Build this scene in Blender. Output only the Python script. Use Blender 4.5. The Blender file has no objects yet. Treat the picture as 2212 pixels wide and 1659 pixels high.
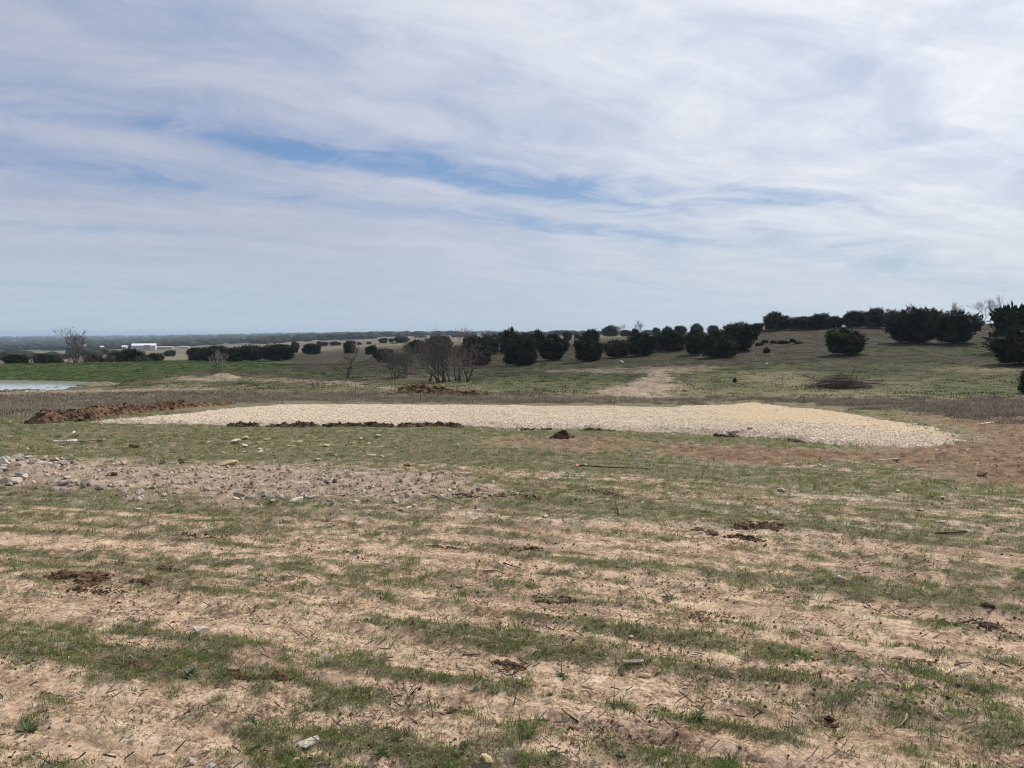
import bpy, bmesh, math, random
import numpy as np
from mathutils import Vector, Matrix

# ------------------------------------------------------------------ camera, sky, sun, exposure
scene = bpy.context.scene
C = scene.collection
R = math.radians
EYE = 1.6
FPX = 769.5                      # focal length in pixels of a 1024 px wide picture
PITCH = math.atan(51.0 / FPX)    # camera looks slightly down
cam = bpy.data.objects.new('camera', bpy.data.cameras.new('camera'))
C.objects.link(cam)
cam.data.sensor_width = 36.0
cam.data.lens = 36.0 * FPX / 1024.0
cam.data.clip_start = 0.05
cam.data.clip_end = 60000.0
cam.location = (0, 0, EYE)
cam.rotation_euler = (math.pi / 2 - PITCH, 0, 0)
scene.camera = cam

SUN_AZ, SUN_EL = R(44), R(47)    # azimuth to the right of straight ahead (+Y)
SUN_DIR = Vector((math.sin(SUN_AZ) * math.cos(SUN_EL), math.cos(SUN_AZ) * math.cos(SUN_EL), math.sin(SUN_EL)))
sun = bpy.data.objects.new('sun', bpy.data.lights.new('sun', 'SUN'))
C.objects.link(sun)
sun.data.energy = 3.7
sun.data.angle = R(3.0)
sun.data.color = (1.0, 0.95, 0.87)
sun.rotation_euler = SUN_DIR.to_track_quat('Z', 'Y').to_euler()

scene.view_settings.view_transform = 'Standard'
scene.view_settings.look = 'None'
scene.view_settings.exposure = 0.0
scene.view_settings.gamma = 1.0
scene.view_settings.use_curve_mapping = False
scene.cycles.max_bounces = 6
scene.cycles.volume_bounces = 0
scene.cycles.use_denoising = True
scene.cycles.filter_width = 1.1
scene.cycles.denoising_prefilter = 'ACCURATE'

W = bpy.data.worlds.new('World')
scene.world = W
W.use_nodes = True


class NT:
    """small helper to write node trees"""
    def __init__(s, tree):
        s.t = tree; s.n = tree.nodes; s.l = tree.links

    def new(s, typ, **kw):
        n = s.n.new(typ)
        for k, v in kw.items():
            setattr(n, k, v)
        return n

    def put(s, sock, v):
        if hasattr(v, 'is_linked') or isinstance(v, bpy.types.NodeSocket):
            s.l.new(v, sock)
        else:
            sock.default_value = v

    def math(s, op, a, b=None, c=None, clamp=False):
        n = s.new('ShaderNodeMath', operation=op, use_clamp=clamp)
        s.put(n.inputs[0], a)
        if b is not None: s.put(n.inputs[1], b)
        if c is not None: s.put(n.inputs[2], c)
        return n.outputs[0]

    def vmath(s, op, a, b=None):
        n = s.new('ShaderNodeVectorMath', operation=op)
        s.put(n.inputs[0], a)
        if b is not None: s.put(n.inputs[1], b)
        return n.outputs['Value'] if op in ('DOT_PRODUCT', 'LENGTH') else n.outputs[0]

    def noise(s, vec, scale, detail=4, rough=0.55, dist=0.0):
        n = s.new('ShaderNodeTexNoise')
        if vec is not None: s.l.new(vec, n.inputs['Vector'])
        n.inputs['Scale'].default_value = scale
        n.inputs['Detail'].default_value = detail
        n.inputs['Roughness'].default_value = rough
        n.inputs['Distortion'].default_value = dist
        return n.outputs['Fac']

    def ramp(s, fac, stops, interp='LINEAR'):
        n = s.new('ShaderNodeValToRGB')
        s.put(n.inputs[0], fac)
        cr = n.color_ramp
        cr.interpolation = interp
        while len(cr.elements) < len(stops): cr.elements.new(0.5)
        for e, (p, c) in zip(cr.elements, stops):
            e.position = p
            e.color = (*c, 1) if not isinstance(c, float) else (c, c, c, 1)
        return n.outputs[0]

    def mix(s, fac, a, b, blend='MIX'):
        n = s.new('ShaderNodeMix', data_type='RGBA', blend_type=blend)
        s.put(n.inputs[0], fac)
        s.put(n.inputs[6], a if not isinstance(a, tuple) else (*a[:3], 1))
        s.put(n.inputs[7], b if not isinstance(b, tuple) else (*b[:3], 1))
        return n.outputs[2]

    def maprange(s, v, a, b, c=0.0, d=1.0, smooth=True):
        n = s.new('ShaderNodeMapRange')
        n.interpolation_type = 'SMOOTHSTEP' if smooth else 'LINEAR'
        s.put(n.inputs[0], v)
        for i, q in zip((1, 2, 3, 4), (a, b, c, d)): n.inputs[i].default_value = q
        return n.outputs[0]

    def combine(s, x, y, z=0.0):
        n = s.new('ShaderNodeCombineXYZ')
        for i, q in enumerate((x, y, z)): s.put(n.inputs[i], q)
        return n.outputs[0]


def build_world():
    t = NT(W.node_tree)
    t.n.clear()
    out = t.new('ShaderNodeOutputWorld')
    bg = t.new('ShaderNodeBackground')
    bg.inputs['Strength'].default_value = 0.1
    t.l.new(bg.outputs[0], out.inputs[0])
    sky = t.new('ShaderNodeTexSky', sky_type='NISHITA')
    sky.sun_disc = False
    sky.sun_elevation = SUN_EL
    sky.sun_rotation = SUN_AZ
    sky.altitude = 300
    sky.air_density = 1.0
    sky.dust_density = 1.2
    sky.ozone_density = 1.3
    d = t.new('ShaderNodeTexCoord').outputs['Generated']
    sep = t.new('ShaderNodeSeparateXYZ')
    t.l.new(d, sep.inputs[0])
    x, y, z = sep.outputs
    zc = t.math('ADD', t.math('MAXIMUM', z, 0.0), 0.10)       # curved cloud sheet
    px = t.math('DIVIDE', x, zc)
    py = t.math('DIVIDE', y, zc)
    ba = R(61)                                                # bands of cirrus run towards this azimuth
    al = t.math('ADD', t.math('MULTIPLY', px, math.sin(ba)), t.math('MULTIPLY', py, math.cos(ba)))
    ac = t.math('ADD', t.math('MULTIPLY', px, -math.cos(ba)), t.math('MULTIPLY', py, math.sin(ba)))
    warp = t.noise(t.combine(al, ac), 0.55, 3, 0.5)
    ac2 = t.math('ADD', ac, t.math('MULTIPLY', t.math('SUBTRACT', warp, 0.5), 0.9))
    nA = t.noise(t.combine(t.math('MULTIPLY', al, 0.23), ac2, 3.1), 1.05, 4, 0.5, 0.15)
    nB = t.noise(t.combine(t.math('MULTIPLY', al, 0.33), ac2, 7.7), 3.0, 6, 0.6, 0.35)
    nC = t.noise(t.combine(t.math('MULTIPLY', al, 0.8), ac2, 1.3), 3.4, 7, 0.62, 0.6)

    def blob(a0, c0, wa, wc):
        qa = t.math('DIVIDE', t.math('SUBTRACT', al, a0), wa)
        qc = t.math('DIVIDE', t.math('SUBTRACT', ac2, c0), wc)
        s = t.math('ADD', t.math('MULTIPLY', qa, qa), t.math('MULTIPLY', qc, qc))
        return t.math('POWER', 2.718, t.math('MULTIPLY', s, -1.0))
    cover = t.math('ADD', 0.38, t.math('MULTIPLY', nA, 0.60))
    cover = t.math('ADD', cover, t.math('MULTIPLY', t.math('SUBTRACT', nB, 0.5), 0.44))
    cover = t.math('ADD', cover, t.math('MULTIPLY', t.math('SUBTRACT', nC, 0.5), 0.38))
    for (a0, c0, wa, wc, s) in GAPS:
        cover = t.math('SUBTRACT', cover, t.math('MULTIPLY', t.math('MULTIPLY', blob(a0, c0, wa, wc), t.maprange(nC, .30, .62, 1.35, .55)), s))
    cover = t.maprange(cover, 0.12, 0.86)
    # haze towards the horizon
    hz = t.maprange(z, 0.0, 0.17)
    ndot = t.vmath('DOT_PRODUCT', t.vmath('NORMALIZE', d), tuple(SUN_DIR))
    near_sun = t.maprange(ndot, 0.38, 1.06)
    cloud = t.mix(near_sun, (4.6, 4.95, 6.2), (9.3, 9.5, 9.9))
    # thin and thick parts of the sheet differ a little in brightness
    thick = t.math('ADD', t.math('MULTIPLY', t.maprange(nC, 0.32, 0.68), .5), t.math('MULTIPLY', t.maprange(nB, 0.35, 0.65), .5))
    cloud = t.mix(t.math('MULTIPLY', thick, 0.65), cloud, t.mix(near_sun, (5.5, 5.9, 6.8), (11.9, 12.0, 12.1)))
    blue = t.mix(0.5, sky.outputs[0], (1.1, 2.45, 5.6))
    blue = t.mix(t.maprange(z, 0.02, 0.25, 0.55, 0.0), blue, (3.9, 5.0, 6.3))
    col = t.mix(t.math('MULTIPLY', cover, 0.96), blue, cloud)
    hcol = t.mix(near_sun, (4.9, 5.95, 6.9), (6.6, 7.5, 8.1))
    col = t.mix(t.math('MULTIPLY', t.math('SUBTRACT', 1.0, hz), 0.70), col, hcol)
    t.l.new(col, bg.inputs[0])


def plane_coords(dx, dy):
    """picture point (2212 px wide) -> coordinates of the cloud sheet in the same system as the world nodes"""
    u, v = dx / 2.16, dy / 2.16
    a, b = (u - 512) / FPX, (384 - v) / FPX
    r = Vector((a, math.cos(PITCH) + b * math.sin(PITCH), b * math.cos(PITCH) - math.sin(PITCH))).normalized()
    zc = max(r.z, 0) + 0.10
    p, q = r.x / zc, r.y / zc
    ba = R(61)
    return p * math.sin(ba) + q * math.cos(ba), -p * math.cos(ba) + q * math.sin(ba)


GAPS = []
for (dx, dy, wa, wc, s) in ((800, 350, 0.42, 0.12, .46), (1090, 384, 0.75, 0.15, .62), (1350, 400, .5, .14, .34),
                            (300, 385, .8, .12, .28), (150, 262, .8, .12, .20), (200, 620, 1.6, .16, .35), (120, 490, 1.2, .14, .25), (1680, 420, .5, .14, .34), (1250, 490, .8, .16, .40), (1950, 570, 1.5, .3, .30), (1300, 600, 1.5, .25, .2)):
    a0, c0 = plane_coords(dx, dy)
    GAPS.append((a0, c0, wa, wc, s))
build_world()

# ------------------------------------------------------------------ numpy noise
def _hash(ix, iy, seed):
    h = (ix.astype(np.int64) * 374761393 + iy.astype(np.int64) * 668265263 + seed * 974634777) & 0xFFFFFFFF
    h = ((h ^ (h >> 13)) * 1274126177) & 0xFFFFFFFF
    h = ((h ^ (h >> 16)) * 2246822519) & 0xFFFFFFFF
    return ((h ^ (h >> 15)) & 0xFFFFFF) / float(0xFFFFFF)


def vnoise(x, y, seed=0):
    xf, yf = np.floor(x), np.floor(y)
    fx, fy = x - xf, y - yf
    fx = fx * fx * fx * (fx * (fx * 6 - 15) + 10)
    fy = fy * fy * fy * (fy * (fy * 6 - 15) + 10)
    a = _hash(xf, yf, seed); b = _hash(xf + 1, yf, seed)
    c = _hash(xf, yf + 1, seed); d = _hash(xf + 1, yf + 1, seed)
    return (a * (1 - fx) + b * fx) * (1 - fy) + (c * (1 - fx) + d * fx) * fy


def fbm(x, y, octv=4, seed=0, gain=0.5):
    s = 0.0; amp = 1.0; tot = 0.0
    for o in range(octv):
        s = s + amp * vnoise(x + 13.7 * o, y - 7.3 * o, seed + o * 17)
        tot += amp; amp *= gain; x = x * 2.03; y = y * 2.03
    return s / tot


def sstep(a, b, v):
    t = np.clip((v - a) / (b - a), 0, 1)
    return t * t * (3 - 2 * t)


# ------------------------------------------------------------------ terrain
ROWS = [0, 20, 36, 42, 50, 60, 70, 80, 95, 110, 130, 160, 200, 300, 450, 750, 1500, 4000, 8000, 14000]
COLS = [-400, 0, 100, 200, 300, 420, 510, 640, 760, 880, 1024, 1400]
TAB = {
    -400: [0, -.9, -1.6, -1.82, -2.17, -2.46, -1.31, -1.7, -2.8, -3.6, -4, -5, -6.5, -9, -12, -17, -22, -24, -52, -100],
    0:    [0, -.9, -1.6, -1.82, -2.17, -2.46, -1.31, -1.7, -2.8, -3.6, -4, -5, -6.5, -9, -12, -17, -22, -24, -50, -95],
    100:  [0, -.9, -1.6, -1.80, -2.24, -2.24, -1.25, -1.5, -2.7, -3.4, -4, -5, -6.0, -8, -10, -14.2, -19, -22, -44, -80],
    200:  [0, -.9, -1.6, -1.78, -1.88, -1.8, -1.15, -1.15, -2.2, -2.9, -3.1, -4, -5.2, -7.5, -10, -13, -15, -16, -30, -60],
    300:  [0, -.9, -1.6, -1.76, -1.85, -1.85, -1.9, -2.0, -2.3, -2.45, -2.65, -2.85, -3.2, -4, -5, -6, -6.5, -5, -18, -45],
    420:  [0, -.9, -1.6, -1.74, -1.82, -1.9, -1.92, -1.9, -2, -1.95, -1.9, -1.8, -1.7, -1.7, -1.6, -1.5, -1.5, -1, -8, -30],
    510:  [0, -.9, -1.6, -1.72, -1.76, -1.8, -1.8, -1.8, -1.75, -1.7, -1.6, -1.4, -1.2, -1, -.9, -.8, -.5, 0, -2, -15],
    640:  [0, -.9, -1.6, -1.70, -1.65, -1.5, -1.2, -.85, -.4, 0, .35, .65, .85, .9, .8, 0, -1, -1, -4, -15],
    760:  [0, -.9, -1.6, -1.70, -1.6, -1.3, -.95, -.5, .9, 2.1, 2.2, 2.0, 1.5, 0, -1, -2, -3, -4, -8, -20],
    880:  [0, -.9, -1.6, -1.70, -1.6, -.9, -.1, .7, 1.9, 2.6, 2.6, 2.3, 1.8, 0, -1, -2, -3, -4, -8, -20],
    1024: [0, -.9, -1.6, -1.68, -1.15, -.5, .3, 1.1, 2.2, 3.0, 3.3, 3.0, 2.4, .5, -1, -2, -3, -4, -8, -20],
    1400: [0, -.9, -1.6, -1.60, -1.0, -.3, .6, 1.5, 2.6, 3.4, 3.7, 3.4, 2.8, .8, -1, -2, -3, -4, -8, -20],
}
NY, NA = 420, 260
_lY = np.linspace(math.log(8.0), math.log(14000.0), NY)
_az = np.linspace((COLS[0] - 512) / FPX, (COLS[-1] - 512) / FPX, NA)
_rowl = np.log(np.array(ROWS[1:], float))
_g = np.zeros((len(COLS), NY))
for i, c in enumerate(COLS):
    zz = np.array(TAB[c], float)
    Yd = np.exp(_lY)
    _g[i] = np.where(Yd < 36, np.interp(Yd, ROWS, zz), np.interp(_lY, _rowl, zz[1:]))
_ca = (np.array(COLS, float) - 512) / FPX
GRID = np.zeros((NA, NY))
for j in range(NY):
    GRID[:, j] = np.interp(_az, _ca, _g[:, j])


def _blur(g, axis, n):
    for _ in range(n):
        p = np.pad(g, [(1, 1) if a == axis else (0, 0) for a in (0, 1)], mode='edge')
        if axis == 0: g = 0.25 * p[:-2] + 0.5 * p[1:-1] + 0.25 * p[2:]
        else: g = 0.25 * p[:, :-2] + 0.5 * p[:, 1:-1] + 0.25 * p[:, 2:]
    return g


GRID = _blur(_blur(GRID, 0, 60), 1, 5)


def T(X, Y):
    """smooth terrain height"""
    X = np.asarray(X, float); Y = np.asarray(Y, float)
    Yc = np.maximum(Y, 8.0)
    fa = np.clip((X / Yc - _az[0]) / (_az[-1] - _az[0]), 0, 1) * (NA - 1.001)
    fy = np.clip((np.log(Yc) - _lY[0]) / (_lY[-1] - _lY[0]), 0, 1) * (NY - 1.001)
    ia = fa.astype(int); iy = fy.astype(int)
    fa = fa - ia; fy = fy - iy
    g = (GRID[ia, iy] * (1 - fa) + GRID[ia + 1, iy] * fa) * (1 - fy) + (GRID[ia, iy + 1] * (1 - fa) + GRID[ia + 1, iy + 1] * fa) * fy
    near = -0.045 * np.maximum(Y, -6.0)
    w = sstep(12, 20, Y)
    return near * (1 - w) + g * w


def ray(dx, dy):
    u, v = dx / 2.16, dy / 2.16
    a, b = (u - 512) / FPX, (384 - v) / FPX
    return a, math.cos(PITCH) + b * math.sin(PITCH), b * math.cos(PITCH) - math.sin(PITCH)


def at(dx, dy, Y):
    a, f, h = ray(dx, dy)
    return Vector((a / f * Y, Y, EYE + h / f * Y))


_Ys = np.exp(np.linspace(math.log(1.5), math.log(9000), 900))


def hit(dx, dy, off=0.0, Y=None):
    """where a line of sight meets the ground"""
    a, f, h = ray(dx, dy)
    if Y is None:
        d = EYE + h / f * _Ys - T(a / f * _Ys, _Ys) - off
        k = int(np.argmax(d <= 0)) if (d <= 0).any() else len(_Ys) - 1
        lo, hi = _Ys[max(k - 1, 0)], _Ys[k]
        for _ in range(24):
            m = 0.5 * (lo + hi)
            if EYE + h / f * m - float(T(a / f * m, m)) - off > 0: lo = m
            else: hi = m
        Y = hi
    X = a / f * Y
    return Vector((X, Y, float(T(X, Y)) + off))


def world_poly(pts, off=0.0):
    return np.array([tuple(hit(px, py, off))[:2] for px, py in pts])


def sdf(poly, X, Y):
    """signed distance to a polygon, positive inside"""
    X = np.asarray(X, float); Y = np.asarray(Y, float)
    d = np.full(X.shape, 1e18); inside = np.zeros(X.shape, bool)
    n = len(poly)
    for i in range(n):
        ax, ay = poly[i]; bx, by = poly[(i + 1) % n]
        ex, ey = bx - ax, by - ay
        t = np.clip(((X - ax) * ex + (Y - ay) * ey) / (ex * ex + ey * ey + 1e-12), 0, 1)
        d = np.minimum(d, (X - ax - t * ex) ** 2 + (Y - ay - t * ey) ** 2)
        c = ((ay > Y) != (by > Y))
        with np.errstate(divide='ignore', invalid='ignore'):
            xi = (bx - ax) * (Y - ay) / (by - ay + 1e-15) + ax
        inside ^= c & (X < xi)
    d = np.sqrt(d)
    return np.where(inside, d, -d)


PAD = np.vstack([world_poly([(172, 912), (300, 917), (485, 920), (700, 922), (1000, 923), (1200, 927), (1400, 933), (1550, 939), (1700, 950), (1800, 963), (1900, 970), (2000, 968), (2060, 962), (2090, 948)], 0.0),
                 world_poly([(2050, 930), (1960, 908), (1880, 893), (1800, 882), (1700, 874), (1620, 870), (1500, 872), (1430, 877), (1200, 876), (1000, 874), (800, 873), (600, 874), (490, 881), (400, 892), (280, 902)], 0.12)])
RUB = world_poly([(-60, 1000), (0, 1000), (150, 988), (400, 1008), (650, 1015), (900, 1030), (1000, 1062), (970, 1096), (860, 1102), (700, 1090), (500, 1085), (300, 1065), (130, 1056), (0, 1048), (-60, 1048)])
RED1 = world_poly([(1840, 985), (1900, 968), (2070, 960), (2100, 940), (1990, 905), (1900, 893), (2000, 888), (2212, 895), (2400, 900), (2400, 1090), (2212, 1062), (2100, 1035), (2000, 1005), (1900, 1000)])
RED2 = world_poly([(1420, 985), (1440, 962), (1600, 960), (1800, 972), (1930, 985), (1900, 1002), (1700, 994), (1560, 1000)])
RED3 = world_poly([(1075, 962), (1090, 945), (1200, 946), (1330, 948), (1400, 960), (1370, 976), (1200, 970)])
DRY = world_poly([(-300, 908), (0, 900), (60, 900), (250, 882), (480, 870), (1430, 872), (1620, 866), (1800, 876), (1960, 893), (2212, 912), (2500, 918),
                  (2500, 864), (2212, 862), (1900, 863), (1640, 861), (1500, 863), (1250, 858), (1100, 853), (960, 854), (850, 851), (600, 849), (300, 848), (200, 847), (0, 852), (-300, 852)])
PATH = world_poly([(1235, 861), (1310, 844), (1388, 818), (1405, 801), (1446, 798), (1452, 820), (1440, 864)])
PATH2 = world_poly([(1160, 800), (1300, 796), (1400, 794), (1520, 790), (1560, 796), (1450, 808), (1380, 808), (1200, 806)])
TANM = world_poly([(350, 822), (430, 811), (480, 807), (560, 813), (700, 820), (870, 834), (850, 841), (700, 830), (560, 825), (430, 826)])
SHORE = world_poly([(-200, 850), (0, 846), (150, 842), (350, 838), (480, 843), (300, 849), (0, 855), (-200, 858)])
LUSH = world_poly([(-500, 778), (0, 789), (200, 784), (400, 777), (640, 780), (600, 800), (400, 803), (230, 822), (0, 824), (-500, 824)])
LUSH2 = world_poly([(1940, 826), (2212, 812), (2500, 812), (2500, 862), (2212, 860), (1950, 858)])
LUSH3 = world_poly([(1010, 815), (1200, 812), (1400, 815), (1350, 836), (1240, 853), (1060, 850), (1000, 838)])
TAN_PATCHES = [world_poly(q) for q in (
    [(880, 1120), (1300, 1130), (1700, 1150), (1400, 1200), (1000, 1190)],
    [(940, 1270), (1500, 1265), (1900, 1340), (1500, 1370), (1100, 1340)],
    [(0, 1330), (350, 1300), (900, 1290), (800, 1330), (300, 1375)],
    [(0, 1530), (260, 1500), (800, 1545), (740, 1590), (330, 1600), (0, 1659)],
    [(900, 1480), (1500, 1480), (1900, 1659), (1500, 1700), (1100, 1640), (800, 1560)],
    [(1500, 1180), (2212, 1170), (2212, 1215), (1700, 1230)],
    [(1750, 1330), (2212, 1400), (2212, 1480), (1700, 1380)],
    [(1750, 1600), (2212, 1680), (2212, 1800), (1700, 1800)])]
GRASS_SPOTS = [(146, 1482, .13, .10), (690, 1580, .16, .12), (560, 1600, .16, .1), (530, 1645, .18, .1), (1165, 1387, .35, .14), (1040, 1372, .2, .12), (1290, 1400, .3, .14), (420, 1420, .35, .12),
               (900, 1600, .14, .1), (920, 1635, .18, .08), (1130, 1650, .14, .07), (60, 1570, .14, .1), (1950, 1560, .35, .2), (2130, 1590, .3, .2), (230, 1480, .35, .1), (820, 1365, .3, .12),
               (2100, 1260, .9, .3), (1500, 1600, .12, .08), (300, 1430, .5, .12), (700, 1345, .4, .1), (820, 1410, .4, .12)]
_gs = [(tuple(hit(a, b))[:2], w, h) for a, b, w, h in GRASS_SPOTS]


def track(X, Y):
    """across-the-tracks coordinate: machines swept in wide arcs over the field"""
    return Y + .42 * X + .025 * np.clip(X, -12, 12) ** 2


def streak_noise(X, Y, S):
    return fbm(X * 0.10, S * 1.5, 2, 21) * 0.20 + fbm(X * 0.22, S * 5.5, 3, 33) * 0.30 + fbm(X * 3.5, Y * 6.0, 3, 41) * 0.22 + fbm(X * 13.0, Y * 17.0, 3, 43) * 0.28 + fbm(X * 1.6, S * 15.0, 2, 47) * 0.18


_sx = np.random.default_rng(1).uniform(-12, 12, 20000); _sy = np.random.default_rng(2).uniform(2, 24, 20000)
STREAK_Q = np.quantile(streak_noise(_sx, _sy, track(_sx, _sy)), np.linspace(0, 1, 41))


def masks(X, Y):
    """how much of each kind of cover grows or lies at a point of the ground"""
    r = np.hypot(X, Y)
    wob = (fbm(X * 0.9, Y * 0.9, 4, 5) - 0.5)
    wob2 = (fbm(X * 3.1, Y * 3.1, 3, 9) - 0.5)
    m = {}
    # vehicle tracks run across the slope and sweep towards the right foreground
    S = track(X, Y)
    streak = streak_noise(X, Y, S)
    cov = np.interp(Y, [0, 3.2, 5, 6.5, 8, 9.5, 11, 13, 17, 45], [.36, .36, .39, .48, .61, .72, .85, .95, .98, .98])
    for q in TAN_PATCHES:
        cov = cov - 0.20 * sstep(-0.4, 0.35, sdf(q, X, Y) + wob * 0.7)
    for i, s0 in enumerate(RUTS):
        gate = sstep(.38, .55, fbm(X * .35 + i * 7.7, Y * .0 + i * 3.1, 2, 151))
        cov = cov - .42 * gate * np.exp(-((S - s0) / (.05 + .012 * Y)) ** 2) + .13 * gate * np.exp(-((S - s0 - .06 - .03 * Y) / (.05 + .010 * Y)) ** 2)
    for (c, w, h) in _gs:
        cov = cov + 0.20 * np.exp(-(((X - c[0]) / w) ** 2 + ((Y - c[1]) / h) ** 2))
    thr = np.interp(1 - cov, np.linspace(0, 1, len(STREAK_Q)), STREAK_Q)
    m['grass'] = sstep(thr - 0.09, thr + 0.07, streak)
    m['rub'] = .85 * sstep(-.5, .4, sdf(RUB, X, Y) + wob * 1.6 + wob2 * 1.2)
    red = np.maximum(sstep(-.8, .7, sdf(RED1, X, Y) + wob * 2.2 + wob2), sstep(-.5, .6, sdf(RED2, X, Y) + wob * 2.4 + wob2))
    m['red'] = np.maximum(red, 0.85 * sstep(-.5, .5, sdf(RED3, X, Y) + wob * 2.4 + wob2))
    m['dry'] = sstep(-1.2, 1.2, sdf(DRY, X, Y) + wob * 5.5) * (1 - .65 * sstep(.48, .64, fbm(X * .35, Y * .8, 3, 131)))
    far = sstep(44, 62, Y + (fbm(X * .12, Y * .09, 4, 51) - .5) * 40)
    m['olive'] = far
    m['field'] = sstep(150, 240, r + (fbm(X * .03, Y * .03, 3, 57) - .5) * 60)
    m['path'] = np.maximum(.95 * sstep(-.3, .35, sdf(PATH, X, Y) + wob * 2.8 + wob2 * 1.6), .45 * sstep(-.8, .8, sdf(PATH2, X, Y) + wob * 4.0 + wob2 * 2))
    m['path'] = np.maximum(m['path'], .6 * sstep(-.6, 1.4, sdf(TANM, X, Y) + wob * 5 + wob2 * 3 - .3))
    m['path'] = np.maximum(m['path'], .7 * sstep(-.6, .6, sdf(SHORE, X, Y) + wob * 2.5))
    m['lush'] = np.maximum(sstep(-1, 1.2, sdf(LUSH, X, Y) + wob * 3), np.maximum(.75 * sstep(-3, 3, sdf(LUSH2, X, Y) + wob * 8), .65 * sstep(-2, 3, sdf(LUSH3, X, Y) + wob * 8)))
    m['lush'] = np.maximum(m['lush'], .55 * sstep(.40, .58, fbm(X * .22, Y * .35, 4, 141)) * sstep(40, 46, Y) * (1 - sstep(62, 85, Y)))
    # pale crumbly limestone patches in the grass
    m['chalk'] = sstep(.60, .72, fbm(X * .8, S * 2.0, 4, 77)) * sstep(6, 9, Y) * (1 - sstep(24, 28, Y))
    # dark freshly turned patches
    m['dark'] = sstep(.66, .76, fbm(X * .7 + 3, S * 1.7, 4, 91)) * (1 - sstep(26, 30, Y))
    m['grass'] = m['grass'] * (1 - m['rub']) * (1 - .85 * m['red']) * (1 - m['path'])
    return m


RUTS = [2.9, 3.5, 4.0, 4.6, 5.1, 5.7, 6.2, 6.9, 7.4, 8.2, 8.9, 9.8, 10.6]
RUB_C = tuple(hit(20, 1032))[:2]
RUB_H = .20


def relief(X, Y, m):
    """small lumps, clods and wheel ruts"""
    r = np.hypot(X, Y)
    S = track(X, Y)
    h = (fbm(X * .55, Y * .55, 3, 3) - .5) * .07
    h = h + (fbm(X * 4.5, Y * 4.5, 4, 12) - .5) * .04
    h = h + (fbm(X * 17, Y * 17, 4, 15, .6) - .5) * .032 * (1 - .5 * m['grass']) * (r < 40)
    h = h + (fbm(X * .3, S * 6.5, 3, 23) - .5) * .06
    h = h + m['rub'] * (fbm(X * 7, Y * 7, 4, 61) - .35) * .07
    h = h + RUB_H * np.exp(-(((X - RUB_C[0]) / .95) ** 2 + ((Y - RUB_C[1]) / .55) ** 2)) * (.7 + .6 * fbm(X * 3, Y * 3, 2, 63))
    h = h + m['red'] * (fbm(X * 4, Y * 4, 4, 67) - .4) * .12
    h = h + m['grass'] * .012
    # tread lines of a tracked machine
    tr = np.exp(-((S - 4.35) / .14) ** 2) + .7 * np.exp(-((S - 5.6) / .12) ** 2) + .7 * np.exp(-((S - 3.5) / .12) ** 2)
    h = h + tr * .007 * np.sin(S * 62) * (r < 9)
    h = h * np.interp(r, [0, 30, 60, 200], [1, 1.2, 1.8, 2.5])
    big = sstep(45, 100, r) * (fbm(X * .05, Y * .05, 3, 71) - .5) * .5
    big = big + sstep(300, 900, r) * (fbm(X * .004, Y * .004, 3, 73) - .5) * 3.0
    return h + big


def G(X, Y):
    X = np.atleast_1d(np.asarray(X, float)); Y = np.atleast_1d(np.asarray(Y, float))
    return T(X, Y) + relief(X, Y, masks(X, Y))


# ------------------------------------------------------------------ object helpers
def tag(o, label=None, cat=None, group=None, kind=None):
    if label: o['label'] = label
    if cat: o['category'] = cat
    if group: o['group'] = group
    if kind: o['kind'] = kind
    return o


def link(name, me, mat=None, parent=None):
    o = bpy.data.objects.new(name, me)
    C.objects.link(o)
    if mat is not None and me is not None and not me.materials: me.materials.append(mat)
    if parent is not None: o.parent = parent
    return o


def np_mesh(name, V, F, smooth=True):
    """mesh from arrays; F is (n,3) or (n,4)"""
    V = np.asarray(V, np.float32); F = np.asarray(F, np.int32)
    me = bpy.data.meshes.new(name)
    k = F.shape[1]
    me.vertices.add(len(V)); me.vertices.foreach_set('co', V.ravel())
    me.loops.add(F.size); me.loops.foreach_set('vertex_index', F.ravel())
    me.polygons.add(len(F)); me.polygons.foreach_set('loop_start', np.arange(0, F.size, k, dtype=np.int32))
    me.polygons.foreach_set('use_smooth', np.full(len(F), smooth))
    me.update(calc_edges=True)
    return me


def bm_mesh(name, bm, smooth=False):
    me = bpy.data.meshes.new(name)
    for f in bm.faces: f.smooth = smooth
    bm.to_mesh(me); bm.free()
    return me


def attr(me, name, arr):
    a = me.attributes.new(name, 'FLOAT', 'POINT')
    a.data.foreach_set('value', np.asarray(arr, np.float32))


def empty(name, loc, rz=0.0, parent=None):
    o = bpy.data.objects.new(name, None)
    C.objects.link(o)
    o.location = loc; o.rotation_euler = (0, 0, rz)
    o.empty_display_size = 0.2
    return o


# ------------------------------------------------------------------ materials
def mat_base(name, rough=0.9, spec=0.2):
    m = bpy.data.materials.new(name)
    m.use_nodes = True
    t = NT(m.node_tree)
    b = t.n['Principled BSDF']
    b.inputs['Roughness'].default_value = rough
    b.inputs['Specular IOR Level'].default_value = spec
    return m, t, b


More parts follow.
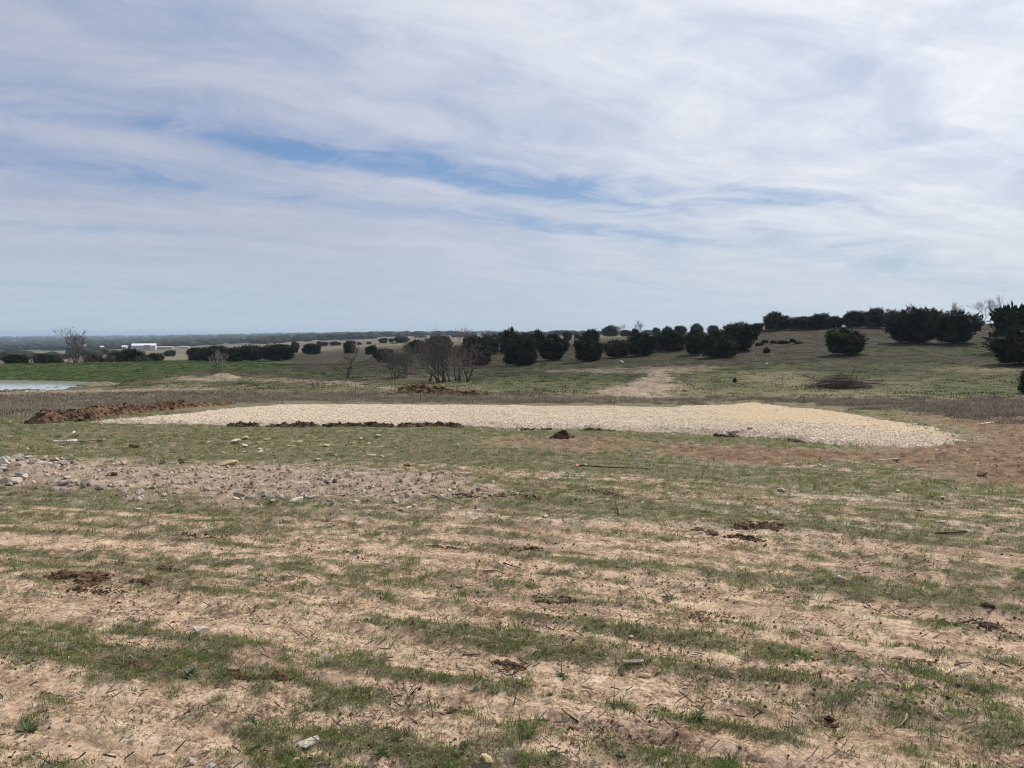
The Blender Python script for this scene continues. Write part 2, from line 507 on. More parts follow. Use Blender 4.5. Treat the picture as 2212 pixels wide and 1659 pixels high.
def mat_simple(name, c0, c1, scale=6.0, rough=0.9, spec=0.2, bump=0.0, per_obj=0.25, detail=5, c2=None):
    """colour wanders between c0 and c1 with noise and a little from object to object"""
    m, t, b = mat_base(name, rough, spec)
    co = t.new('ShaderNodeTexCoord').outputs['Object']
    inf = t.new('ShaderNodeObjectInfo')
    sh = t.vmath('ADD', co, t.combine(t.math('MULTIPLY', inf.outputs['Random'], 37.0), t.math('MULTIPLY', inf.outputs['Random'], 91.0), 0.0))
    n = t.noise(sh, scale, detail, 0.6)
    f = t.math('ADD', t.maprange(n, .3, .7), t.math('MULTIPLY', t.math('SUBTRACT', inf.outputs['Random'], .5), per_obj * 2), clamp=True)
    stops = [(0, c0), (1, c1)] if c2 is None else [(0, c0), (.55, c1), (1, c2)]
    t.l.new(t.ramp(f, stops), b.inputs['Base Color'])
    if bump:
        bp = t.new('ShaderNodeBump')
        bp.inputs['Strength'].default_value = bump
        bp.inputs['Distance'].default_value = 0.02
        t.l.new(t.noise(co, scale * 4, 4, .65), bp.inputs['Height'])
        t.l.new(bp.outputs[0], b.inputs['Normal'])
    return m


def mat_blade(name, c0, c1, c2, scale=9, per_obj=.4, through=.55):
    m = mat_simple(name, c0, c1, scale, .8, .15, c2=c2, per_obj=per_obj)
    t = NT(m.node_tree)
    b = t.n['Principled BSDF']
    src = b.inputs['Base Color'].links[0].from_socket
    tr = t.new('ShaderNodeBsdfTranslucent')
    t.l.new(src, tr.inputs['Color'])
    mx = t.new('ShaderNodeMixShader')
    mx.inputs[0].default_value = through
    t.l.new(b.outputs[0], mx.inputs[1]); t.l.new(tr.outputs[0], mx.inputs[2])
    t.l.new(mx.outputs[0], t.n['Material Output'].inputs['Surface'])
    return m


def mat_ground():
    m, t, b = mat_base('ground_soil', .95, .1)
    co = t.new('ShaderNodeNewGeometry').outputs['Position']
    nf = t.noise(co, 38, 5, .65)
    nm = t.noise(co, 6, 5, .6)
    nl = t.noise(co, .9, 4, .55)
    nx = t.noise(co, .12, 5, .6)
    fine = t.math('ADD', t.math('MULTIPLY', nf, .5), t.math('MULTIPLY', nm, .5))

    def A(n):
        a = t.new('ShaderNodeAttribute'); a.attribute_name = n
        return a.outputs['Fac']
    col = t.ramp(fine, [(.39, (.145, .088, .057)), (.455, (.355, .242, .158)), (.525, (.555, .400, .268)), (.61, (.73, .56, .405))])
    col = t.mix(t.maprange(nl, .42, .66, 0, .5), col, (.48, .345, .24))
    # scraped lines that follow the machine tracks
    sp = t.new('ShaderNodeSeparateXYZ'); t.l.new(co, sp.inputs[0])
    sx = t.math('MAXIMUM', t.math('MINIMUM', sp.outputs[0], 12.0), -12.0)
    SS = t.math('ADD', t.math('ADD', sp.outputs[1], t.math('MULTIPLY', sp.outputs[0], .42)), t.math('MULTIPLY', t.math('MULTIPLY', sx, sx), .025))
    ln = t.noise(t.combine(t.math('MULTIPLY', sp.outputs[0], .9), t.math('MULTIPLY', SS, 13.0), 0.0), 1.0, 4, .6)
    col = t.mix(t.maprange(ln, .52, .64, 0, .65), col, (.27, .178, .118))
    col = t.mix(t.maprange(ln, .46, .36, 0, .35), col, (.70, .53, .375))
    # dark crumbly specks in clusters
    spk = t.math('MULTIPLY', t.maprange(t.noise(co, 48, 4, .65), .50, .58), t.maprange(t.noise(co, 3.2, 5, .65), .40, .58))
    col = t.mix(t.math('MULTIPLY', spk, .9), col, (.13, .078, .052))
    vor = t.new('ShaderNodeTexVoronoi', feature='DISTANCE_TO_EDGE')
    t.l.new(t.vmath('ADD', co, t.combine(t.math('MULTIPLY', nm, .12), t.math('MULTIPLY', nf, .10), 0.0)), vor.inputs['Vector'])
    vor.inputs['Scale'].default_value = 11
    crk = t.math('MULTIPLY', t.maprange(vor.outputs['Distance'], .012, .06, 1.0, 0.0), t.maprange(t.noise(co, 1.4, 3, .6), .45, .62))
    col = t.mix(t.math('MULTIPLY', crk, .6), col, (.16, .10, .07))
    lt = t.math('MULTIPLY', t.maprange(t.noise(co, 26, 4, .65), .56, .66), .6)
    col = t.mix(lt, col, (.72, .56, .40))
    col = t.mix(t.math('MULTIPLY', A('chalk'), t.maprange(nf, .40, .60)), col, (.60, .52, .42))
    col = t.mix(t.math('MULTIPLY', A('dark'), t.maprange(nm, .38, .6, 0, .8)), col, (.22, .145, .105))
    rub = t.ramp(fine, [(.37, (.13, .092, .07)), (.47, (.29, .215, .165)), (.60, (.50, .40, .315))])
    col = t.mix(A('rub'), col, rub)
    red = t.ramp(fine, [(.36, (.06, .034, .022)), (.47, (.16, .094, .057)), (.64, (.33, .22, .135))])
    col = t.mix(t.math('MULTIPLY', A('red'), .92), col, red)
    g = t.ramp(fine, [(.36, (.038, .043, .018)), (.46, (.082, .085, .039)), (.55, (.145, .134, .074)), (.64, (.32, .255, .17))])
    g = t.mix(t.maprange(nl, .45, .7, 0, .4), g, (.068, .084, .03))
    col = t.mix(t.math('MULTIPLY', A('grass'), .82), col, g)
    ol = t.ramp(t.noise(co, 2.2, 6, .7), [(.36, (.017, .014, .009)), (.48, (.040, .033, .020)), (.62, (.085, .070, .044))])  # hillside cover, darkened so its colour carries a cloud shadow
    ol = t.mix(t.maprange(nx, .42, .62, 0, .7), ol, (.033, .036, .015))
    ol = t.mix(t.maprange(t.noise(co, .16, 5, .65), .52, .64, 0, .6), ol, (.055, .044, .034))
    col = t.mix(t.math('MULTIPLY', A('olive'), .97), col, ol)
    lush = t.ramp(t.noise(co, 1.6, 6, .7), [(.34, (.018, .030, .008)), (.5, (.046, .070, .018)), (.66, (.095, .125, .037))])
    col = t.mix(t.math('MULTIPLY', A('lush'), .92), col, lush)
    dry = t.ramp(t.noise(co, 3.5, 6, .7), [(.34, (.066, .055, .041)), (.5, (.14, .116, .086)), (.66, (.235, .195, .142))])
    col = t.mix(t.math('MULTIPLY', A('dry'), .94), col, dry)
    pth = t.ramp(t.noise(co, 2.5, 6, .7), [(.34, (.12, .09, .064)), (.5, (.27, .212, .155)), (.66, (.45, .37, .275))])
    col = t.mix(t.math('MULTIPLY', A('path'), .92), col, pth)
    # far pasture: pale dry grass with darker brushy strips
    nfar = t.noise(co, .011, 6, .65)
    fld = t.ramp(nfar, [(.36, (.055, .055, .036)), (.46, (.135, .112, .076)), (.62, (.22, .182, .125)), (.75, (.09, .09, .052))])
    col = t.mix(A('field'), col, fld)
    t.l.new(col, b.inputs['Base Color'])
    bp = t.new('ShaderNodeBump')
    bp.inputs['Strength'].default_value = .8
    bp.inputs['Distance'].default_value = .016
    t.l.new(t.noise(co, 60, 5, .7), bp.inputs['Height'])
    t.l.new(bp.outputs[0], b.inputs['Normal'])
    return m


def mat_pad():
    m, t, b = mat_base('crushed_limestone', .95, .15)
    co = t.new('ShaderNodeNewGeometry').outputs['Position']
    a = t.new('ShaderNodeAttribute'); a.attribute_name = 'fines'
    n = t.noise(co, 14, 6, .75)
    st = t.ramp(n, [(.32, (.38, .295, .215)), (.44, (.55, .445, .335)), (.56, (.67, .565, .44)), (.7, (.78, .69, .56))])
    fi = t.ramp(n, [(.34, (.34, .24, .14)), (.48, (.53, .40, .25)), (.64, (.66, .52, .355))])
    col = t.mix(a.outputs['Fac'], st, fi)
    col = t.mix(t.maprange(t.noise(t.vmath('MULTIPLY', co, (.35, 1.6, 1.0)), .9, 4, .6), .46, .68, 0, .5), col, (.46, .36, .26))
    t.l.new(col, b.inputs['Base Color'])
    bp = t.new('ShaderNodeBump')
    bp.inputs['Strength'].default_value = .8
    bp.inputs['Distance'].default_value = .04
    t.l.new(t.noise(co, 18, 5, .75), bp.inputs['Height'])
    t.l.new(bp.outputs[0], b.inputs['Normal'])
    return m


M = {}
M['ground'] = mat_ground()
M['pad'] = mat_pad()
M['juniper'] = mat_simple('juniper_foliage', (.004, .008, .003), (.020, .026, .010), 3.0, .9, .05, c2=(.055, .052, .019), per_obj=.2)
M['juniper_light'] = mat_simple('juniper_foliage_fresh', (.006, .011, .004), (.026, .037, .012), 3.0, .9, .05, c2=(.055, .06, .02), per_obj=.1)
M['bark'] = mat_simple('juniper_bark', (.05, .038, .03), (.12, .095, .075), 8)
M['greybark'] = mat_simple('bare_branch_bark', (.055, .045, .039), (.15, .125, .108), 5)
M['palebark'] = mat_simple('pale_branch_bark', (.16, .13, .115), (.32, .27, .235), 5)
M['farwood'] = mat_simple('far_foliage', (.018, .024, .014), (.05, .052, .03), .25, .9, .05)
M['brush'] = mat_simple('bare_brush', (.055, .045, .042), (.13, .11, .098), 3, per_obj=.3)
M['grass'] = mat_blade('grass_blade', (.064, .088, .026), (.148, .180, .062), (.30, .275, .145))
M['green'] = mat_blade('green_grass_blade', (.070, .122, .024), (.150, .225, .054), (.23, .275, .09))
M['bankgreen'] = mat_simple('bank_grass_blade', (.018, .034, .008), (.044, .070, .018), 3, .9, .1, c2=(.085, .105, .035), per_obj=.4)
M['hill'] = mat_simple('hill_grass_blade', (.018, .021, .009), (.038, .039, .018), 3, .9, .1, c2=(.068, .060, .034), per_obj=.4)  # albedo lowered to paint cloud shade into the hill grass
M['hillstraw'] = mat_simple('hill_dry_grass', (.028, .023, .015), (.052, .043, .028), 3, .9, .1, c2=(.085, .070, .046), per_obj=.4)  # dry hill tufts, cloud shade darkened into the colour likewise
M['straw'] = mat_simple('dry_grass_stem', (.16, .125, .095), (.34, .27, .19), 7, .8, .2, per_obj=.3)
M['dryg'] = mat_simple('grey_brown_dry_grass', (.15, .124, .093), (.28, .234, .172), 5, .85, .15, c2=(.43, .36, .25), per_obj=.45)
M['weed'] = mat_simple('grey_green_leaf', (.06, .085, .05), (.15, .185, .12), 14, .75, .25, per_obj=.2)
M['weedg'] = mat_simple('dark_green_leaf', (.045, .068, .018), (.095, .125, .038), 14, .6, .3, per_obj=.2)
M['stone'] = mat_simple('limestone', (.34, .28, .215), (.58, .51, .42), 5, .9, .2, bump=.5, per_obj=.35)
M['pale'] = mat_simple('pale_limestone', (.52, .45, .35), (.72, .66, .55), 5, .9, .2, bump=.5, per_obj=.2)
M['yellow'] = mat_simple('ochre_limestone', (.42, .32, .17), (.66, .53, .32), 5, .9, .2, bump=.5, per_obj=.3)
M['grey'] = mat_simple('grey_limestone', (.22, .195, .168), (.46, .42, .37), 5, .9, .2, bump=.5, per_obj=.3)
M['brown'] = mat_simple('brown_stone', (.13, .08, .045), (.30, .20, .11), 5, .9, .2, bump=.5, per_obj=.2)
M['gravel'] = mat_simple('gravel_stone', (.54, .425, .30), (.86, .755, .59), 3, .92, .2, per_obj=.5)
M['chip'] = mat_simple('rubble_chip', (.20, .15, .115), (.60, .50, .405), 3, .92, .2, per_obj=.6)
M['soil'] = mat_simple('dark_topsoil', (.040, .026, .018), (.115, .074, .047), 9, .95, .1, bump=.6, c2=(.21, .14, .088), per_obj=.15)
M['brownsoil'] = mat_simple('brown_soil', (.050, .030, .018), (.135, .082, .046), 5, .95, .1, bump=.7, c2=(.19, .12, .068))
M['orangesoil'] = mat_simple('ochre_soil', (.08, .05, .028), (.22, .14, .074), 4, .95, .1, bump=.7, c2=(.42, .295, .16))
M['caliche'] = mat_simple('caliche', (.20, .16, .10), (.36, .295, .195), 6, .95, .1, bump=.5)
M['crumb'] = mat_simple('soil_crumb', (.09, .055, .036), (.36, .24, .16), 3, .95, .1, per_obj=.8)
M['oldwood'] = mat_simple('weathered_wood', (.20, .155, .115), (.42, .34, .25), 12, .85, .2, bump=.3)
M['newwood'] = mat_simple('pale_timber', (.55, .46, .32), (.74, .66, .50), 8, .8, .2)
M['twig'] = mat_simple('dead_twig', (.045, .033, .025), (.14, .105, .08), 8, .9, .1)
M['pink'] = mat_simple('pink_flagging_tape', (.75, .12, .15), (.85, .22, .22), 10, .5, .4)
M['white'] = mat_simple('white_paint', (.66, .65, .62), (.80, .79, .76), 5, .6, .3)
M['metal'] = mat_simple('white_sheet_metal', (.46, .47, .46), (.58, .59, .58), .6, .5, .4, per_obj=.1)
M['roof'] = mat_simple('pale_roof_sheet', (.62, .64, .64), (.76, .77, .77), .6, .45, .4)
M['tanwall'] = mat_simple('tan_wall', (.35, .30, .24), (.50, .44, .36), 1)


def mat_water():
    m, t, b = mat_base('pond_water', .06, .5)
    b.inputs['Base Color'].default_value = (.46, .44, .40, 1)
    co = t.new('ShaderNodeNewGeometry').outputs['Position']
    bp = t.new('ShaderNodeBump')
    bp.inputs['Strength'].default_value = .12
    bp.inputs['Distance'].default_value = .02
    t.l.new(t.noise(co, 4.0, 3, .5), bp.inputs['Height'])
    t.l.new(bp.outputs[0], b.inputs['Normal'])
    return m


M['water'] = mat_water()

# ------------------------------------------------------------------ the ground
def fan_axes():
    az = np.concatenate([np.radians(np.linspace(-41, 41, 640)), np.radians(np.arange(45, 316, 6.0))])
    r = [0.01, 0.4, 0.9, 1.5]
    q = 2.0
    while q < 15000:
        r.append(q)
        q *= 1.008 if q < 46 else (1.011 if q < 150 else 1.035)
    return az, np.array(r)


AZ, RR = fan_axes()


def build_ground():
    A, Rr = np.meshgrid(AZ, RR)               # rows = radius
    X = (Rr * np.sin(A)).ravel(); Y = (Rr * np.cos(A)).ravel()
    m = masks(X, Y)
    Z = T(X, Y) + relief(X, Y, m)
    # ground is pressed down a little below the pad
    Z = Z - .10 * sstep(.1, .7, sdf(PAD, X, Y))
    nr, na = A.shape
    idx = np.arange(nr * na).reshape(nr, na)
    a = idx[:-1]; b = np.roll(idx, -1, axis=1)[:-1]; c = np.roll(idx, -1, axis=1)[1:]; d = idx[1:]
    F = np.stack([a, d, c, b], -1).reshape(-1, 4)
    V = np.stack([X, Y, Z], -1)
    # middle of the fan, under the photographer
    V = np.vstack([V, [[0, 0, 0.0]]])
    mid = len(V) - 1
    i0 = np.arange(na); i1 = np.roll(i0, -1)
    F = np.vstack([F, np.stack([i0, i1, np.full(na, mid), np.full(na, mid)], -1)[:0]])
    me = np_mesh('ground', V, F)
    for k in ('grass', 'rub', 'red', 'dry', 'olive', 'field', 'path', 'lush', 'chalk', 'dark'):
        attr(me, k, np.append(m[k], 0))
    o = link('ground', me, M['ground'])
    tag(o, 'patchy field of tan soil and short grass falling to a valley', 'ground', kind='structure')


build_ground()

SANDM = hit(1640, 871, .12)


def pad_height(X, Y):
    s = sdf(PAD, X, Y) + (fbm(X * 2.2, Y * 2.2, 4, 201) - .5) * (.4 + .9 * sstep(3, 8, X))
    z = T(X, Y) - .05 + .18 * sstep(-.10, .45, s) * (1 - .35 * sstep(3, 9, X))
    z = z + (fbm(X * 1.3, Y * 1.3, 3, 205) - .5) * .05 + (fbm(X * 9, Y * 9, 3, 207) - .5) * .045
    dx, dy = X - SANDM.x, Y - SANDM.y
    z = z + .08 * np.exp(-(((dx - .1) / 1.0) ** 2 + (dy / .8) ** 2)) * sstep(-.2, .3, s) + .07 * np.exp(-(((dx - 2.2) / .9) ** 2 + ((dy + .6) / .7) ** 2)) * sstep(-.2, .3, s)
    return z, s


FINES = [world_poly(q, .12) for q in ([(1560, 905), (1500, 880), (1600, 862), (1720, 868), (1900, 892), (2100, 945), (2030, 938), (1880, 918), (1700, 905)],
                                      [(1120, 895), (1400, 888), (1700, 892), (1900, 905), (1700, 912), (1350, 903)])]


def pad_fines(X, Y):
    w = (fbm(X * 1.2, Y * 2.2, 4, 211) - .5) * 3.2 + (fbm(X * 6, Y * 9, 3, 213) - .5) * 2.0
    return np.maximum(sstep(-.25, .3, sdf(FINES[0], X, Y) + w), .7 * sstep(-.25, .3, sdf(FINES[1], X, Y) + w - .2))


def build_pad():
    az = np.radians(np.linspace(-34, 34, 760))
    r = [13.0]
    while r[-1] < 36: r.append(r[-1] * 1.0045)
    A, Rr = np.meshgrid(az, np.array(r))
    X = (Rr * np.sin(A)); Y = (Rr * np.cos(A))
    Z, s = pad_height(X, Y)
    nr, na = A.shape
    idx = np.arange(nr * na).reshape(nr, na)
    F = np.stack([idx[:-1, :-1], idx[1:, :-1], idx[1:, 1:], idx[:-1, 1:]], -1).reshape(-1, 4)
    keep = (s.ravel()[F] > -.22).all(1)
    F = F[keep]
    used = np.unique(F)
    rem = np.full(nr * na, -1); rem[used] = np.arange(len(used))
    X, Y, Z = X.ravel()[used], Y.ravel()[used], Z.ravel()[used]
    me = np_mesh('gravel_pad', np.stack([X, Y, Z], -1), rem[F])
    attr(me, 'fines', pad_fines(X, Y))
    o = link('gravel_pad', me, M['pad'])
    tag(o, 'raised building pad of pale crushed limestone', 'gravel pad', kind='structure')


build_pad()

# pond behind the left grass bank
pw = world_poly([(-900, 830), (230, 830), (230, 852), (-900, 858)])
me = np_mesh('pond', [(-95, 44, -2.2), (-22, 44, -2.2), (-22, 68, -2.2), (-95, 68, -2.2)], [(0, 1, 2, 3)])
tag(link('pond', me, M['water']), 'pale still pond below the green bank', 'pond', kind='structure')

# ------------------------------------------------------------------ scattered stuff (grass, gravel, crumbs)
def gn_scatter(name, pts, rot, scl, idx, variants, label, cat):
    """one object: points that carry small shared meshes"""
    me = bpy.data.meshes.new(name)
    n = len(pts)
    me.vertices.add(n); me.vertices.foreach_set('co', np.asarray(pts, np.float32).ravel())
    a = me.attributes.new('rot', 'FLOAT_VECTOR', 'POINT'); a.data.foreach_set('vector', np.asarray(rot, np.float32).ravel())
    a = me.attributes.new('scl', 'FLOAT', 'POINT'); a.data.foreach_set('value', np.asarray(scl, np.float32))
    a = me.attributes.new('vid', 'INT', 'POINT'); a.data.foreach_set('value', np.asarray(idx, np.int32))
    o = link(name, me)
    tag(o, label, cat, kind='stuff')
    col = bpy.data.collections.new(name + '_shapes')
    for i, v in enumerate(variants):
        col.objects.link(bpy.data.objects.new('%s_shape_%02d' % (name, i), v))
    g = bpy.data.node_groups.new(name, 'GeometryNodeTree')
    g.interface.new_socket('Geometry', in_out='INPUT', socket_type='NodeSocketGeometry')
    g.interface.new_socket('Geometry', in_out='OUTPUT', socket_type='NodeSocketGeometry')
    N, L = g.nodes, g.links
    gi, go = N.new('NodeGroupInput'), N.new('NodeGroupOutput')
    ci = N.new('GeometryNodeCollectionInfo')
    ci.inputs['Collection'].default_value = col
    ci.inputs['Separate Children'].default_value = True
    ci.inputs['Reset Children'].default_value = True
    ip = N.new('GeometryNodeInstanceOnPoints')
    ip.inputs['Pick Instance'].default_value = True

    def na(nm, dt):
        q = N.new('GeometryNodeInputNamedAttribute'); q.data_type = dt
        q.inputs['Name'].default_value = nm
        return q.outputs['Attribute']
    L.new(gi.outputs[0], ip.inputs['Points'])
    L.new(ci.outputs[0], ip.inputs['Instance'])
    L.new(na('vid', 'INT'), ip.inputs['Instance Index'])
    L.new(na('rot', 'FLOAT_VECTOR'), ip.inputs['Rotation'])
    L.new(na('scl', 'FLOAT'), ip.inputs['Scale'])
    L.new(ip.outputs[0], go.inputs[0])
    md = o.modifiers.new('scatter', 'NODES')
    md.node_group = g
    return o


def tuft(name, rng, n, rad, l0, l1, width, lean, mat):
    """a tuft of bent tapering blades"""
    V, F = [], []
    for i in range(n):
        a = rng.uniform(0, 6.283); rr = rad * math.sqrt(rng.random())
        x, y = rr * math.cos(a), rr * math.sin(a)
        d = rng.uniform(0, 6.283); L = rng.uniform(l0, l1); ln = rng.uniform(.1, lean)
        dx, dy = math.cos(d), math.sin(d); sx, sy = -dy * width * .5, dx * width * .5
        p1 = (x + dx * L * ln * .35, y + dy * L * ln * .35, L * .6)
        p2 = (x + dx * L * ln, y + dy * L * ln, L * (1 - .25 * ln))
        k = len(V)
        V += [(x - sx, y - sy, -.01), (x + sx, y + sy, -.01), (p1[0] + sx * .8, p1[1] + sy * .8, p1[2]), (p1[0] - sx * .8, p1[1] - sy * .8, p1[2]), p2]
        F += [(k, k + 1, k + 2), (k, k + 2, k + 3), (k + 3, k + 2, k + 4)]
    me = np_mesh(name, V, F, False)
    me.materials.append(mat)
    return me


def rock_mesh(name, rng, sub=2, mat=None, flat=.7, cuts=9, jag=.06, deep=(.45, .8)):
    bm = bmesh.new()
    bmesh.ops.create_icosphere(bm, subdivisions=sub, radius=1)
    pl = []
    for _ in range(cuts):
        n = Vector((rng.gauss(0, 1), rng.gauss(0, 1), rng.gauss(0, 1))).normalized()
        pl.append((n, rng.uniform(*deep)))
    for v in bm.verts:
        for n, d in pl:
            q = v.co.dot(n)
            if q > d: v.co -= n * (q - d)
        v.co *= 1 + rng.uniform(-jag, jag)
    if sub == 2:                      # full size again after the cuts
        mx = [max(abs(v.co[a]) for v in bm.verts) for a in range(3)]
        for v in bm.verts: v.co = Vector((v.co.x / mx[0], v.co.y / mx[1], v.co.z / mx[2]))
    for v in bm.verts: v.co.z *= flat
    me = bm_mesh(name, bm)
    if mat: me.materials.append(mat)
    return me


NR = np.random.default_rng(7)
RND = random.Random(11)


def polar_points(n, r0, r1, half=40, power=1.0):
    """random ground points, denser near the camera"""
    if power == 1.0: r = r0 * (r1 / r0) ** NR.random(n)
    else: r = np.sqrt(r0 ** 2 + (r1 ** 2 - r0 ** 2) * NR.random(n))
    a = np.radians(NR.uniform(-half, half, n))
    return r * np.sin(a), r * np.cos(a)


def scatter_rot(n, tilt=.25):
    return np.stack([NR.normal(0, tilt, n), NR.normal(0, tilt, n), NR.uniform(0, 6.283, n)], -1)


def build_grass():
    # short grass of the near field
    X, Y = polar_points(190000, 2.4, 30)
    m = masks(X, Y)
    r = np.hypot(X, Y)
    p = m['grass'] ** 1.2 * .5 + .02
    p = p * (1 - m['dry']) * (sdf(PAD, X, Y) < -.05)
    k = NR.random(len(X)) < p
    X, Y, r = X[k], Y[k], r[k]
    mm = {q: v[k] for q, v in m.items()}
    Z = T(X, Y) + relief(X, Y, mm) - .003
    rng = random.Random(3)
    vs = []
    for i in range(6): vs.append(tuft('grass_tuft', rng, 10, .036, .007, .022, .0028, 1.7, M['grass']))
    for i in range(4): vs.append(tuft('grass_tuft', rng, 11, .034, .008, .027, .0028, 1.6, M['green']))
    for i in range(2): vs.append(tuft('grass_tuft', rng, 6, .04, .015, .05, .0020, 1.5, M['straw']))
    for i in range(2): vs.append(tuft('grass_tuft', rng, 22, .04, .02, .048, .0028, 1.2, M['green']))
    n = len(X)
    g = fbm(X * .9, Y * 1.4, 3, 301)
    q = NR.random(n)
    vid = np.where(q < .09, NR.integers(10, 12, n), np.where(q < .105, NR.integers(12, 14, n), np.where(NR.random(n) < .25 + sstep(.42, .62, g) * .6, NR.integers(6, 10, n), NR.integers(0, 6, n))))
    scl = np.clip(np.exp(NR.normal(0, .28, n)), .6, 1.5) * np.interp(r, [2, 8, 16, 30], [.85, 1.05, 1.5, 2.2])
    gn_scatter('field_grass', np.stack([X, Y, Z], -1), scatter_rot(n, .2), scl, vid, vs, 'short green grass growing in patches over the tan soil', 'grass')
    # dry grey-brown grass strip behind the pad
    X, Y = polar_points(42000, 25, 52, 41)
    m = masks(X, Y)
    k = (NR.random(len(X)) < m['dry'] * .75) & (sdf(PAD, X, Y) < -.4)
    X, Y = X[k], Y[k]
    mm = {q: v[k] for q, v in m.items()}
    Z = T(X, Y) + relief(X, Y, mm) - .01
    vs = [tuft('dry_tuft', rng, 26, .24, .06, .22, .009, 1.0, M['dryg']) for i in range(5)] + [tuft('dry_tuft', rng, 16, .2, .08, .28, .009, .8, M['straw']) for i in range(1)]
    n = len(X)
    gn_scatter('dry_grass', np.stack([X, Y, Z], -1), scatter_rot(n, .1), NR.uniform(.6, 1.15, n), np.where(NR.random(n) < .14, 5, NR.integers(0, 5, n)), vs, 'grey-brown dry grass strip behind the gravel pad', 'grass')
    # tussocks on the bank and the hillside
    X, Y = polar_points(52000, 40, 140, 41, 2.0)
    m = masks(X, Y)
    wet = (T(X, Y) < -2.16)
    k = (NR.random(len(X)) < (.6 - .5 * m['path'])) & ~wet
    X, Y = X[k], Y[k]
    mm = {q: v[k] for q, v in m.items()}
    Z = T(X, Y) + relief(X, Y, mm) - .02
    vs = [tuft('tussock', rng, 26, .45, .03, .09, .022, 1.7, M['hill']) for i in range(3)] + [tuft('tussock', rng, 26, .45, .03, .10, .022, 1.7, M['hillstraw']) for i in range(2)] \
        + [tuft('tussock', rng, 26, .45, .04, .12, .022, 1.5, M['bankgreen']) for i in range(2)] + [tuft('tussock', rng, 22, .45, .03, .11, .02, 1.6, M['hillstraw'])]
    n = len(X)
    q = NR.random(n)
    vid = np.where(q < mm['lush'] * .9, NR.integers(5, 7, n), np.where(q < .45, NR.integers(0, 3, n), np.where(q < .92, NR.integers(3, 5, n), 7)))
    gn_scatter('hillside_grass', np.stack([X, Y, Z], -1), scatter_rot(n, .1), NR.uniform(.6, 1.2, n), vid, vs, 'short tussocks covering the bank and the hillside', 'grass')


build_grass()


